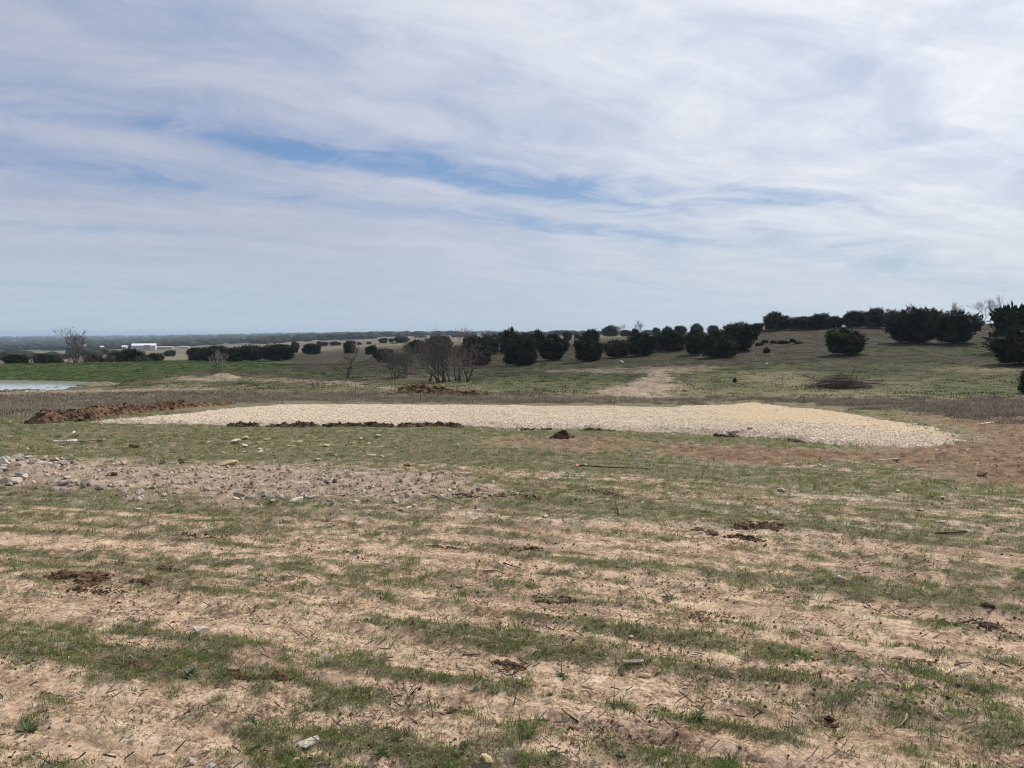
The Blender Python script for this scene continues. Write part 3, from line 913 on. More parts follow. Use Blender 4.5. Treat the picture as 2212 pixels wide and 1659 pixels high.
def build_gravel():
    rng = random.Random(5)
    vs = [rock_mesh('gravel_stone', rng, 1, M['gravel'], .75, 6, .1) for i in range(6)]
    # pad surface
    X, Y = polar_points(210000, 14, 34, 34)
    s = sdf(PAD, X, Y)
    f = pad_fines(X, Y)
    s = s + (fbm(X * 2.2, Y * 2.2, 4, 201) - .5) * (.4 + .9 * sstep(3, 8, X))
    k = (s > -1.3) & (NR.random(len(X)) < (.9 - .8 * f) * np.interp(s, [-1.3, -.3, -.12, .1], [.0, .09, .35, 1]))
    X, Y, s = X[k], Y[k], s[k]
    Z, _ = pad_height(X, Y)
    Z = np.maximum(Z, T(X, Y) - .02)
    n = len(X)
    scl = NR.uniform(.009, .022, n) * np.where(NR.random(n) < .04, 1.9, 1) * np.interp(s, [-.3, .5], [1.6, 1])
    gn_scatter('pad_gravel', np.stack([X, Y, Z + scl * .1], -1), NR.uniform(0, 6.28, (n, 3)), scl, NR.integers(0, 6, n), vs, 'crushed limestone gravel covering the building pad', 'gravel')
    # rubble chips
    vs = [rock_mesh('rubble_chip', rng, 1, M['chip'], .75, 6, .1) for i in range(6)]
    X, Y = polar_points(30000, 7, 14, 40)
    m = masks(X, Y)
    k = NR.random(len(X)) < m['rub'] * .34
    X, Y = X[k], Y[k]
    n = len(X)
    scl = .008 + .042 * NR.random(n) ** 3
    gn_scatter('rubble_chips', np.stack([X, Y, G(X, Y) + scl * .2], -1), NR.uniform(0, 6.28, (n, 3)), scl, NR.integers(0, 6, n), vs, 'small grey and tan stone chips of the rubble strip', 'rubble')
    # crumbs, flakes and pebbles of the whole near field
    cv = [rock_mesh('soil_crumb', rng, 1, M['crumb'], .6, 5, .15) for i in range(5)] + [rock_mesh('pebble', rng, 1, M['stone'], .6, 6, .1) for i in range(2)]
    X, Y = polar_points(60000, 2.4, 19)
    dens = fbm(X * 1.6, Y * 2.2, 4, 401)
    k = NR.random(len(X)) < sstep(.38, .62, dens) * .9
    X, Y = X[k], Y[k]
    n = len(X); r = np.hypot(X, Y)
    scl = (.0025 + .011 * NR.random(n) ** 4) * np.interp(r, [2, 8, 19], [1, 1.3, 2.0])
    vid = np.where(NR.random(n) < .28, NR.integers(5, 7, n), NR.integers(0, 5, n))
    gn_scatter('soil_crumbs', np.stack([X, Y, G(X, Y) + scl * .15], -1), NR.uniform(0, 6.28, (n, 3)), scl, vid, cv, 'brown crumbs and pebbles littering the bare soil', 'soil')
    # dead straws lying about
    sv = []
    for i in range(5):
        V, F = [], []
        for j in range(3):
            a = rng.uniform(0, 6.283); L = rng.uniform(.012, .05); w = rng.uniform(.0006, .0014)
            x, y = rng.uniform(-.06, .06), rng.uniform(-.06, .06)
            dx, dy = math.cos(a), math.sin(a); k = len(V)
            z1 = rng.uniform(.0, .03)
            V += [(x - dy * w, y + dx * w, .004), (x + dy * w, y - dx * w, .004), (x + dx * L + dy * w, y + dy * L - dx * w, z1 + .004), (x + dx * L - dy * w, y + dy * L + dx * w, z1 + .004),
                  (x, y, .009), (x + dx * L, y + dy * L, z1 + .009)]
            F += [(k, k + 4, k + 5, k + 3), (k + 4, k + 1, k + 2, k + 5)]
        me = np_mesh('straw', V, F, False); me.materials.append(M['twig' if i == 0 else ('oldwood' if i < 3 else 'straw')])
        sv.append(me)
    X, Y = polar_points(1700, 2.4, 14)
    n = len(X)
    gn_scatter('dead_straws', np.stack([X, Y, G(X, Y) + .004], -1), np.stack([NR.normal(0, .05, n), NR.normal(0, .05, n), NR.uniform(0, 6.28, n)], -1), NR.uniform(.6, 1.4, n), NR.integers(0, 5, n), sv,
               'dead straws and thin twigs littering the bare soil', 'straw')


build_gravel()

# ------------------------------------------------------------------ heaps of soil
def heap(name, path, width, height, mat, label, cat, seed, lump=.35, freq=2.2, kind=None, group=None, base=G, ends=.6, clods=0, clod_mat=None, clod_size=(.03, .09)):
    """a ridge or mound of loose soil lying along a path of ground points"""
    P = np.array([[p.x, p.y] for p in path])
    lo, hi = P.min(0) - width * 1.1, P.max(0) + width * 1.1
    step = max(width / 16, max(hi - lo) / 220)
    xs = np.arange(lo[0], hi[0] + step, step); ys = np.arange(lo[1], hi[1] + step, step)
    X, Y = np.meshgrid(xs, ys)
    d = np.full(X.shape, 1e9); tt = np.zeros(X.shape)
    n = len(P) - 1
    for i in range(max(n, 1)):
        a = P[i]; b = P[min(i + 1, n)]
        e = b - a
        t = np.clip(((X - a[0]) * e[0] + (Y - a[1]) * e[1]) / (e @ e + 1e-9), 0, 1)
        q = np.hypot(X - a[0] - t * e[0], Y - a[1] - t * e[1])
        tt = np.where(q < d, (i + t) / max(n, 1), tt)
        d = np.minimum(d, q)
    d = d + (fbm(X * freq * .5, Y * freq * .5, 3, seed) - .5) * width * .6
    prof = np.clip(1 - d / width, 0, 1)
    prof = prof ** .9
    size = .45 + 1.0 * fbm(X * freq * .35 + 5, Y * freq * .35, 2, seed + 3)
    H = height * prof * size + prof ** .5 * (fbm(X * freq * 2, Y * freq * 2, 4, seed + 5, .6) - .42) * height * lump * 2
    Z0 = base(X.ravel(), Y.ravel()).reshape(X.shape)
    Z = Z0 - .02 + np.maximum(H, -.05)
    jx = (fbm(X * freq * 3, Y * freq * 3, 2, seed + 8) - .5) * step * 1.2
    nr, na = X.shape
    idx = np.arange(nr * na).reshape(nr, na)
    F = np.stack([idx[:-1, :-1], idx[:-1, 1:], idx[1:, 1:], idx[1:, :-1]], -1).reshape(-1, 4)
    F = F[(prof.ravel()[F] > 0).any(1)]
    used = np.unique(F); rem = np.full(nr * na, -1); rem[used] = np.arange(len(used))
    V = np.stack([X + jx, Y, Z], -1).reshape(-1, 3)[used]
    c = Vector(V.mean(0)); c.z = float(V[:, 2].min())
    V = V - np.array(c)
    F = rem[F]
    rng = random.Random(seed)
    allV, tris = [V], [np.vstack([F[:, [0, 1, 2]], F[:, [0, 2, 3]]])]
    off = len(V)
    if clods:
        ok = np.where(prof.ravel()[used] > .12)[0]
        for i in range(clods):
            j = rng.choice(ok)
            rm = CLOD[rng.randrange(len(CLOD))]
            s = rng.uniform(*clod_size) * (1.6 if rng.random() < .1 else 1)
            a = rng.uniform(0, 6.28); ca, sa = math.cos(a), math.sin(a)
            cv = rm[0] * np.array([s, s * rng.uniform(.6, 1), s * rng.uniform(.6, 1)])
            jit = np.array([rng.gauss(0, width * .3), rng.gauss(0, width * .3)])
            wp = V[j] + np.array([0, 0, s * .25])
            if rng.random() < .4:
                wp[:2] += jit
                wp[2] = max(float(T(wp[0] + c.x, wp[1] + c.y)) - c.z + .01, V[:, 2].min()) + s * .1; s2 = .6
                cv = cv * s2
            cv = cv @ np.array([[ca, -sa, 0], [sa, ca, 0], [0, 0, 1]]) + wp
            allV.append(cv); tris.append(rm[1] + off); off += len(cv)
    me = np_mesh(name, np.vstack(allV), np.vstack(tris), False)
    o = link(name, me, mat)
    o.location = c
    tag(o, label, cat, group, kind)
    return o


def mesh_arrays(me):
    V = np.zeros(len(me.vertices) * 3); me.vertices.foreach_get('co', V)
    F = np.array([p.vertices[:] for p in me.polygons])
    return V.reshape(-1, 3), F


_rc = random.Random(91)
CLOD = [mesh_arrays(rock_mesh('clod_shape', _rc, 1, None, .8, 5, .22)) for i in range(6)]


def over_pad(X, Y):
    z = G(X, Y)
    h, q = pad_height(X, Y)
    return np.where(q > -.3, np.maximum(z, h), z)


def PH(pts, off=0.0):
    return [hit(a, b, off) for a, b in pts]


heap('soil_heap', PH([(95, 914), (140, 911), (180, 909)]), .45, .32, M['soil'], 'dark brown soil mound at the left tip of the gravel pad', 'soil heap', 501, clods=260, clod_size=(.02, .07))
heap('soil_heap', PH([(195, 903), (260, 896), (330, 889)]), .45, .26, M['brownsoil'], 'brown soil ridge between the dark mound and the middle ridge along the pad', 'soil heap', 511, clods=240, clod_size=(.02, .08))
heap('soil_heap', PH([(320, 890), (365, 885), (405, 881)]), .45, .26, M['brownsoil'], 'middle brown soil ridge along the far left edge of the pad', 'soil heap', 521, clods=200, clod_size=(.02, .09))
heap('soil_heap', PH([(410, 880), (450, 877), (492, 875)]), .42, .16, M['orangesoil'], 'low reddish soil ridge where the pad meets the dry grass', 'soil heap', 531, clods=120, clod_size=(.02, .07))
heap('dirt_pile', PH([(885, 849), (925, 850), (955, 851)]), .75, .46, M['orangesoil'], 'lumpy brown and ochre dirt pile in front of the bare trees', 'dirt pile', 541, lump=.5, clods=420, clod_size=(.04, .16))
heap('dirt_pile', PH([(985, 854), (1030, 856)]), .55, .22, M['brownsoil'], 'low dark tail of spoil to the right of the lumpy dirt pile', 'dirt pile', 545, clods=120, clod_size=(.03, .1))
heap('caliche_mound', PH([(474, 817), (494, 817)]), .9, .30, M['caliche'], 'small pale caliche mound on the tan bank beyond the dry grass', 'mound', 551, lump=.15)
heap('caliche_mound', PH([(205, 832), (225, 832)]), 1.0, .22, M['caliche'], 'low pale hump beside the right end of the pond', 'mound', 555, lump=.2)
heap('soil_heap', PH([(1206, 949), (1220, 949)]), .2, .12, M['soil'], 'small dark soil heap on the brown strip in front of the pad', 'soil heap', 561, clods=120, clod_size=(.012, .05))
# dark clods along the front of the pad
fr = [(488, 560, 'left'), (575, 690, ''), (700, 850, ''), (860, 1000, ''), (1118, 1200, ''), (1260, 1330, ''), (1540, 1600, ''), (1700, 1760, '')]
lab = ['dark clod row at the left of the pad front, under the first white stretch', 'second dark clod row along the pad front from the left', 'third dark clod row along the pad front with a pale stone',
       'fourth dark clod row along the front edge of the pad', 'dark clod patch on the pad front above the brown strip', 'small dark clods on the pad front right of the fifth patch',
       'dark clods under the grey slab at the pad front', 'dark clods on the pad front near the wide right end']
for i, (x0, x1, _) in enumerate(fr):
    yy = lambda x: np.interp(x, [172, 485, 1000, 1200, 1400, 1550, 1700, 1800], [914, 921, 924, 928, 934, 940, 951, 964])
    heap('clod_row', PH([(x, float(yy(x)) - 2) for x in np.linspace(x0 + 10, x1 - 10, 5)], .03), .15 if i < 4 else .10, .10 if i < 4 else .05, M['soil'], lab[i], 'soil clods', 571 + i * 7, lump=.6, freq=4, base=over_pad,
         clods=160 if i < 4 else 60, clod_size=(.012, .055), group='dark clods along the pad front')

CL = [(165, 1247, 60, .20, .10, 'flaky dark clods torn up in the left foreground'), (215, 1274, 75, .10, .05, 'thin dark line of clods below the flaky torn-up ones'), (369, 1232, 22, .08, .04, 'small dark clod right of the flaky left clods'),
      (305, 1258, 22, .06, .03, 'small flat clod between the dark line and a grass strip'), (280, 1453, 36, .17, .06, 'reddish-brown clod patch left of the grey-green weed'),
      (557, 1472, 78, .16, .07, 'wide dark clod patch right of the grey-green weed'), (108, 1513, 20, .06, .03, 'small dark clod on bare soil at lower left'), (105, 1428, 30, .14, .05, 'dark reddish clods near the left edge'),
      (1199, 1298, 38, .17, .07, 'dark clod heap in the middle of the bare foreground'), (1100, 1444, 32, .12, .06, 'dark clods around a half buried brown stone'), (960, 1188, 30, .12, .04, 'thin dark clod strip in the grass left of centre'),
      (1134, 1191, 34, .16, .06, 'dark clod strip just right of the thin centre one'), (1640, 1141, 50, .22, .09, 'dark clods around a round pale stone right of centre'), (1605, 1167, 34, .18, .07, 'dark slanting clod row below the round pale stone'),
      (1525, 1153, 22, .13, .05, 'small clods left of the slanting clod row'), (1546, 1335, 45, .12, .04, 'low dark clods in bare soil on the right'), (2078, 1345, 32, .14, .05, 'broken dark clods near the right edge'),
      (2128, 1318, 14, .08, .06, 'single dark lump above the broken clods at right'), (2140, 1355, 16, .08, .05, 'dark flap of soil at the far right edge'), (1970, 1438, 45, .13, .04, 'reddish-brown clod streak in the right foreground'),
      (1783, 1573, 26, .09, .04, 'dark reddish clods among grass at lower right'), (985, 1545, 18, .05, .02, 'crumbs under a round brown stone near the bottom'), (1370, 1610, 26, .08, .03, 'dark crust clods near the bottom right of centre'),
      (1190, 1515, 40, .06, .02, 'thin line of crumbs under a forked twig'), (430, 1160, 50, .12, .04, 'thin dark clod line in the green stripes at left'), (1110, 1075, 60, .20, .05, 'reddish thin clod line in the grey-green grass'),
      (1300, 1068, 60, .18, .05, 'dark thin clod line right of the reddish one'), (1000, 1070, 30, .15, .05, 'dark clods at the right end of the rubble strip')]
for i, (x, y, hw, w, h, lb) in enumerate(CL):
    heap('clod_patch', PH([(x - hw * .7, y - 3 + RND.uniform(-4, 4)), (x, y + RND.uniform(-3, 3)), (x + hw * .7, y + 2 + RND.uniform(-3, 4))]), w * .62, h * .42, M['soil'] if i % 5 else M['brownsoil'], lb, 'soil clods', 701 + i * 11, lump=.7, freq=7 if w < .15 else 5,
         clods=170, clod_size=(.004, .017) if y > 1250 else (.006, .026), group='torn up soil clods in the field')

# ------------------------------------------------------------------ stones
ROCKS = {}
for k in ('stone', 'pale', 'yellow', 'grey', 'brown'):
    ROCKS[k] = [rock_mesh(k + '_rock', random.Random(sum(map(ord, k)) + 10 * i), 2, M[k], .8, 13, .0, (.34, .66)) for i in range(5)]


def rock(dx, dy, w, h, kind, label, name='rock', group=None, cat='rock', rz=None, tilt=.15, sink=.25, flatness=None):
    p = hit(dx, dy)
    s = p.y / FPX / 2.16
    hw, hh = w * s * .5, h * s * .5
    me = ROCKS[kind][RND.randrange(5)]
    o = link(name, me)
    z = float(G(p.x, p.y)[0])
    o.scale = (hw * 1.25, hw * RND.uniform(.8, 1.15), max(hh * 1.5, hw * .35))
    o.location = (p.x, p.y, z + o.scale[2] * .8 * (.75 - sink))
    o.rotation_euler = (RND.uniform(-tilt, tilt), RND.uniform(-tilt, tilt), RND.uniform(-.5, .5) if rz is None else rz)
    tag(o, label, cat, group)
    return o


NAMED = [
    (291, 969, 18, 15, 'brown', 'upright tan stone standing in grass beside the white boards'), (495, 1003, 42, 11, 'yellow', 'flat yellow slab on the top edge of the rubble strip'),
    (394, 1001, 13, 12, 'brown', 'brown blocky stone just left of the flat yellow slab'), (355, 1000, 15, 9, 'grey', 'dark grey stone on the upper rubble edge, left of two'), (372, 1002, 16, 8, 'grey', 'grey stone beside the brown blocky one'),
    (309, 1002, 17, 10, 'grey', 'rounded grey stone on the upper rubble edge'), (265, 1004, 14, 8, 'stone', 'small grey-tan stone on the upper rubble edge'),
    (558, 959, 12, 6, 'yellow', 'yellow stone in the grass, left of a close pair'), (578, 956, 14, 7, 'yellow', 'yellow stone in the grass, right of a close pair'), (637, 957, 15, 8, 'yellow', 'bright yellow stone alone in grass below the pad'),
    (437, 988, 11, 6, 'yellow', 'small ochre stone above the rubble strip'), (712, 981, 14, 7, 'yellow', 'ochre stone in the grass right of the yellow stones'), (688, 998, 18, 8, 'yellow', 'ochre stone pair above the right part of the rubble'),
    (555, 991, 13, 6, 'yellow', 'flat ochre stone right of the yellow slab'), (325, 965, 11, 8, 'yellow', 'small yellowish stone right of the upright tan stone'), (722, 1048, 15, 15, 'brown', 'upright brown stone standing on the rubble strip'),
    (517, 1070, 20, 16, 'grey', 'dark grey pointed stone on the lower rubble edge'), (658, 1082, 23, 15, 'grey', 'large light grey stone at the lower rubble edge'), (609, 1082, 14, 11, 'pale', 'white stone at the lower rubble edge'),
    (570, 1072, 14, 9, 'grey', 'grey stone right of the dark pointed one'), (247, 1034, 14, 10, 'brown', 'dark brown stone in the left part of the rubble'), (268, 1069, 12, 14, 'pale', 'white upright stone below the rubble strip'),
    (356, 1082, 19, 7, 'pale', 'pale tan flat stone below the rubble strip'), (138, 1054, 22, 11, 'grey', 'grey stone pair on the lower left rubble edge'), (187, 1055, 21, 11, 'grey', 'grey stone next to the pair on the lower left edge'),
    (218, 1058, 18, 8, 'grey', 'dark flat stone right of the lower left grey stones'), (301, 1098, 15, 5, 'pale', 'thin pale stone lying in green grass'), (8, 1034, 20, 26, 'pale', 'large white block at the left picture edge'),
    (12, 1003, 28, 13, 'grey', 'tilted light slab topping the rubble heap at left edge'), (95, 1006, 32, 11, 'pale', 'cream coloured slab on top of the left rubble heap'), (153, 995, 17, 13, 'stone', 'rounded tan stone at the right end of the left heap'),
    (55, 1012, 17, 13, 'stone', 'tan stone beside the cream slab'), (35, 1022, 20, 14, 'stone', 'tan stone behind the large white block'), (70, 1030, 18, 12, 'stone', 'tan stone in the middle of the left rubble heap'),
    (45, 1043, 18, 12, 'grey', 'grey stone at the foot of the left rubble heap'), (96, 994, 12, 9, 'stone', 'small stone behind the cream slab'), (130, 1000, 13, 9, 'stone', 'small tan stone right of the cream slab'),
    (20, 1052, 14, 9, 'grey', 'grey stone below the white block at left edge'), (100, 1040, 12, 8, 'stone', 'small tan stone under the left heap'), (120, 1018, 14, 9, 'brown', 'brownish stone on the right flank of the left heap'),
    (431, 1372, 35, 19, 'pale', 'cream coloured stone lying in grass, largest of the left foreground'), (414, 1650, 21, 20, 'pale', 'tall pale stone at the bottom edge'), (455, 1655, 34, 14, 'grey', 'white-grey stone at the bottom edge'),
    (670, 1616, 44, 11, 'pale', 'wide flat pale stone half buried near the bottom'), (682, 1640, 28, 10, 'yellow', 'yellowish stone below the wide flat one'), (640, 1652, 20, 9, 'yellow', 'ochre stone at the bottom edge beside grass'),
    (702, 1425, 24, 8, 'grey', 'flat grey stone embedded in soil left of centre'), (1094, 1441, 18, 12, 'brown', 'half buried brown stone ringed by dark clods'), (981, 1549, 21, 11, 'brown', 'round brown stone alone on bare soil'),
    (1396, 1460, 26, 8, 'yellow', 'flat ochre stone in tan soil right of centre'), (1362, 1376, 11, 7, 'pale', 'small white stone on tan soil'), (1055, 1655, 33, 13, 'yellow', 'ochre stone at the bottom edge near the middle'),
    (1811, 1252, 23, 13, 'pale', 'flat pale stone on the right bare soil'), (2025, 1565, 14, 12, 'pale', 'small pale stone among grass at lower right'), (2122, 1031, 22, 11, 'brown', 'dark brown stone on the brown dirt at right'),
    (1629, 1142, 12, 10, 'pale', 'round pale stone ringed by dark clods'), (1800, 1050, 12, 5, 'pale', 'thin pale stone in the right grass'), (1990, 1100, 15, 5, 'pale', 'flat white stone in the right grass'),
    (806, 922, 18, 6, 'pale', 'pale stone lying under the clods at the pad front'), (1322, 1032, 14, 5, 'yellow', 'ochre stone right of the fallen lath'), (990, 966, 12, 7, 'yellow', 'yellow stone in grass left of the brown strip'),
    (1012, 1026, 18, 6, 'pale', 'flat pale stone right of the rubble strip'), (935, 1018, 20, 8, 'yellow', 'pale yellow slab on a low bump right of the rubble'), (880, 1016, 14, 8, 'yellow', 'ochre stone above the right rubble end'),
    (806, 985, 20, 5, 'yellow', 'thin yellowish slab in the grass'), (1178, 1118, 12, 5, 'pale', 'small white chip in grey-green grass'),
]
for q in NAMED:
    rock(*q[:5], q[5], group='loose stones in the field')


def mass_rocks(n, poly, kinds, wr, where, group, seed):
    rg = random.Random(seed)
    P = world_poly(poly)
    lo, hi = P.min(0), P.max(0)
    rn = np.random.default_rng(seed)
    x = rn.uniform(lo[0], hi[0], n * 60); y = rn.uniform(lo[1], hi[1], n * 60)
    k = np.where((sdf(P, x, y) > 0) & (rn.random(n * 60) < (lo[1] / y) ** 1.0))[0][:n]
    x, y = x[k], y[k]
    z = G(x, y)
    word = {'stone': 'tan', 'pale': 'pale', 'grey': 'grey', 'yellow': 'ochre', 'brown': 'brown'}
    for i in range(len(x)):
        k = kinds[rg.randrange(len(kinds))]
        o = link('rock', ROCKS[k][rg.randrange(5)])
        q = rg.random()
        s = (wr[0] + (wr[1] - wr[0]) * q) * (1.7 if rg.random() < .08 else 1)
        fl = rg.uniform(.4, .9)
        o.scale = (s * rg.uniform(.9, 1.5), s * rg.uniform(.8, 1.2), s * fl)
        o.location = (x[i], y[i], z[i] + o.scale[2] * .45)
        o.rotation_euler = (rg.uniform(-.3, .3), rg.uniform(-.3, .3), rg.uniform(0, 6.28))
        tag(o, '%s %s %s stone %s' % ('larger' if s > (wr[0] + wr[1]) / 2 else 'smaller', 'flat' if fl < .6 else 'blocky', word[k], where), 'rock', group)


mass_rocks(90, [(-40, 998), (60, 993), (165, 989), (172, 1004), (90, 1014), (60, 1040), (30, 1052), (-40, 1052)], ['stone', 'stone', 'stone', 'grey', 'pale'], (.04, .085), 'in the rubble heap at the left edge', 'stones of the left rubble heap', 21)
mass_rocks(36, [(120, 1040), (400, 1062), (700, 1082), (900, 1092), (900, 1104), (690, 1094), (480, 1088), (280, 1070), (120, 1060)], ['stone', 'stone', 'grey', 'pale'], (.022, .055), 'along the lower edge of the rubble strip', 'stones of the lower rubble edge', 22)
mass_rocks(26, [(170, 992), (400, 1005), (640, 1012), (880, 1025), (880, 1034), (600, 1022), (380, 1014), (170, 1002)], ['grey', 'stone', 'yellow'], (.026, .055), 'along the upper edge of the rubble strip', 'stones of the upper rubble edge', 23)
mass_rocks(26, [(160, 1010), (640, 1022), (900, 1040), (960, 1070), (700, 1078), (300, 1055)], ['stone', 'pale', 'stone'], (.015, .035), 'embedded in the middle of the rubble strip', 'stones in the rubble strip', 24)
mass_rocks(36, [(430, 950), (760, 940), (980, 965), (960, 1010), (700, 1008), (420, 995)], ['yellow', 'yellow', 'pale'], (.028, .068), 'scattered in the grass above the rubble', 'yellow stones in the grass', 25)
mass_rocks(20, [(0, 930), (400, 930), (420, 985), (0, 985)], ['pale', 'yellow', 'stone'], (.018, .04), 'in the left grass below the soil mound', 'pale stones in the left grass', 26)
mass_rocks(30, [(1000, 985), (1900, 1010), (2150, 1130), (1700, 1130), (1050, 1060)], ['pale', 'stone', 'pale'], (.012, .032), 'in the grey-green grass right of the rubble', 'pale stones in the right grass', 27)
mass_rocks(16, [(0, 1120), (2212, 1130), (2212, 1640), (0, 1640)], ['pale', 'stone', 'stone'], (.006, .016), 'on the bare foreground soil', 'pebbles in the foreground', 28)
mass_rocks(8, [(1150, 760), (1700, 775), (2100, 790), (2100, 830), (1500, 800), (1150, 800)], ['pale', 'pale', 'stone'], (.05, .11), 'lying on the hillside grass', 'pale stones on the hillside', 29)

# ------------------------------------------------------------------ junipers
def sprig_arrays(rng, P, N, L, w):
    """thin leafy sprigs: kite shaped pairs of triangles"""
    n = len(P)
    d = N / np.maximum(np.linalg.norm(N, axis=1, keepdims=True), 1e-6)
    r = rng.normal(size=(n, 3))
    s = np.cross(d, r); s /= np.maximum(np.linalg.norm(s, axis=1, keepdims=True), 1e-6)
    u = np.cross(s, d)
    L = L[:, None]; w = w[:, None]
    a = P; b = P + d * L * .45 + s * w; c = P + d * L * .45 - s * w + u * w * .5; e = P + d * L
    V = np.stack([a, b, e, c], 1).reshape(-1, 3)
    k = np.arange(n) * 4
    F = np.vstack([np.stack([k, k + 1, k + 2], -1), np.stack([k, k + 2, k + 3], -1)])
    return V, F


def juniper_crown(seed, lobes=9, n=4600, spiky=1.0, cone=0.0, skirt=.015):
    """unit crown: height 1, width about 1; lobed mound of sprigs down to near the ground"""
    rng = np.random.default_rng(seed)
    Vs, Fs = [], []
    off = 0
    cs = [(0, 0, .46, .36, .42)]
    for i in range(lobes):
        a = 6.283 * i / lobes + rng.uniform(-.4, .4)
        h = rng.uniform(.40, .74)
        rr = rng.uniform(.17, .30) * (1 - cone * (h - .3))
        q = rng.uniform(.15, .23) * (1 - cone * .5 * (h - .3))
        cs.append((rr * math.cos(a), rr * math.sin(a), h, q, q * rng.uniform(1.0, 1.5)))
    for i in range(8):                       # skirt that hangs to the grass
        a = 6.283 * i / 8 + rng.uniform(-.3, .3)
        rr = rng.uniform(.15, .25)
        cs.append((rr * math.cos(a), rr * math.sin(a), rng.uniform(.17, .28), rng.uniform(.15, .2), rng.uniform(.17, .26)))
    cs.append((rng.uniform(-.08, .08), rng.uniform(-.08, .08), .76, .15, .2))
    w = np.array([c[3] * c[4] for c in cs]); w /= w.sum()
    for c, f in zip(cs, w):
        k = int(n * f)
        d = rng.normal(size=(k, 3)); d /= np.linalg.norm(d, axis=1, keepdims=True)
        rad = rng.uniform(.62, 1.0, k) ** .6
        P = np.array(c[:3]) + d * np.array([c[3], c[3], c[4]]) * rad[:, None]
        ok = P[:, 2] > skirt + .05 * rng.random(k)
        P, d = P[ok], d[ok]
        N = d * np.array([.8, .8, .5]) + np.array([0, 0, .75]) + rng.normal(size=P.shape) * .35
        L = rng.uniform(.04, .09, len(P)) * np.where((d[:, 2] > .3) & (rng.random(len(P)) < .25), rng.uniform(1.2, 2.2, len(P)) * spiky, 1)
        V, F = sprig_arrays(rng, P, N, L, rng.uniform(.010, .022, len(P)))
        Vs.append(V); Fs.append(F + off); off += len(V)
        # inner mass of the lobe
        bm = bmesh.new()
        bmesh.ops.create_icosphere(bm, subdivisions=2, radius=1)
        for v in bm.verts: v.co *= rng.uniform(.66, .92)
        cv = np.array([v.co[:] for v in bm.verts]) * np.array([c[3], c[3], c[4]]) + np.array(c[:3])
        cv[:, 2] = np.maximum(cv[:, 2], skirt + .02)
        cf = np.array([[v.index for v in f.verts] for f in bm.faces])
        bm.free()
        Vs.append(cv); Fs.append(cf + off); off += len(cv)
    V = np.vstack(Vs)
    V[:, 2] /= np.percentile(V[:, 2], 99.75)
    V[:, :2] /= (np.percentile(V[:, 0], 99) - np.percentile(V[:, 0], 1))
    return np_mesh('juniper_crown', V, np.vstack(Fs), False)


CROWNS = [juniper_crown(1), juniper_crown(2, 11, spiky=1.3), juniper_crown(3, 8, spiky=1.5), juniper_crown(4, 12, spiky=1.2), juniper_crown(5, 7, cone=.7, spiky=1.4), juniper_crown(6, 10, cone=.3)]
CROWNS_L = []
for c in CROWNS:
    q = c.copy(); CROWNS_L.append(q)
    c.materials.append(M['juniper']); q.materials.append(M['juniper_light'])


def tube_arrays(pts, rad, sides=5):
    """tapered tube along points"""
    pts = [Vector(p) for p in pts]
    V, F = [], []
    n = len(pts)
    for i, p in enumerate(pts):
        d = (pts[min(i + 1, n - 1)] - pts[max(i - 1, 0)]).normalized()
        s = d.cross(Vector((.3, .9, .1)) if abs(d.z) > .8 else Vector((0, 0, 1))).normalized()
        u = d.cross(s)
        for k in range(sides):
            a = 6.28318 * k / sides
            V.append(p + (s * math.cos(a) + u * math.sin(a)) * rad[i])
    for i in range(n - 1):
        for k in range(sides):
            a = i * sides + k; b = i * sides + (k + 1) % sides
            F.append((a, b, b + sides)); F.append((a, b + sides, a + sides))
    for k in range(1, sides - 1):
        F.append((0, k + 1, k)); e = (n - 1) * sides; F.append((e, e + k, e + k + 1))
    return [tuple(v) for v in V], F


class Tubes:
    def __init__(s): s.V = []; s.F = []
    def add(s, pts, rad, sides=5):
        v, f = tube_arrays(pts, rad, sides)
        o = len(s.V); s.V += v; s.F += [(a + o, b + o, c + o) for a, b, c in f]
    def mesh(s, name, mat=None, smooth=True):
        me = np_mesh(name, s.V, s.F, smooth)
        if mat: me.materials.append(mat)
        return me


tb = Tubes()
tb.add([(0, 0, -.05), (.01, 0, .2), (-.02, .01, .5), (0, 0, .8)], [.035, .03, .022, .008], 6)
tb.add([(.01, 0, .08), (.10, .04, .3), (.16, .05, .5)], [.02, .016, .006], 5)
tb.add([(0, 0, .06), (-.09, -.05, .28), (-.16, -.06, .48)], [.02, .016, .006], 5)
TRUNK = tb.mesh('juniper_trunk', M['bark'])

JG = 'junipers dotted over the pasture'


def juniper(dx, base, width, top, label, Y=None, var=None, light=False, name='juniper_tree', group=JG):
    if Y is None: p = hit(dx, base)
    else: p = hit(dx, base, 0, Y)
    s = p.y / FPX / 2.16
    ztop = at(dx, top, p.y).z
    z = float(G(p.x, p.y)[0]) - .03
    H = max((ztop - z) * .96, .2)
    Wd = width * s * .93
    e = empty(name, (p.x, p.y, z), RND.uniform(0, 6.28))
    tag(e, label, 'juniper', group)
    v = RND.randrange(len(CROWNS)) if var is None else var
    c = link('crown', (CROWNS_L if light else CROWNS)[v], parent=e)
    c.scale = (Wd, Wd, H)
    t = link('trunk', TRUNK, parent=e)
    t.scale = (Wd * .8, Wd * .8, H)
    return e


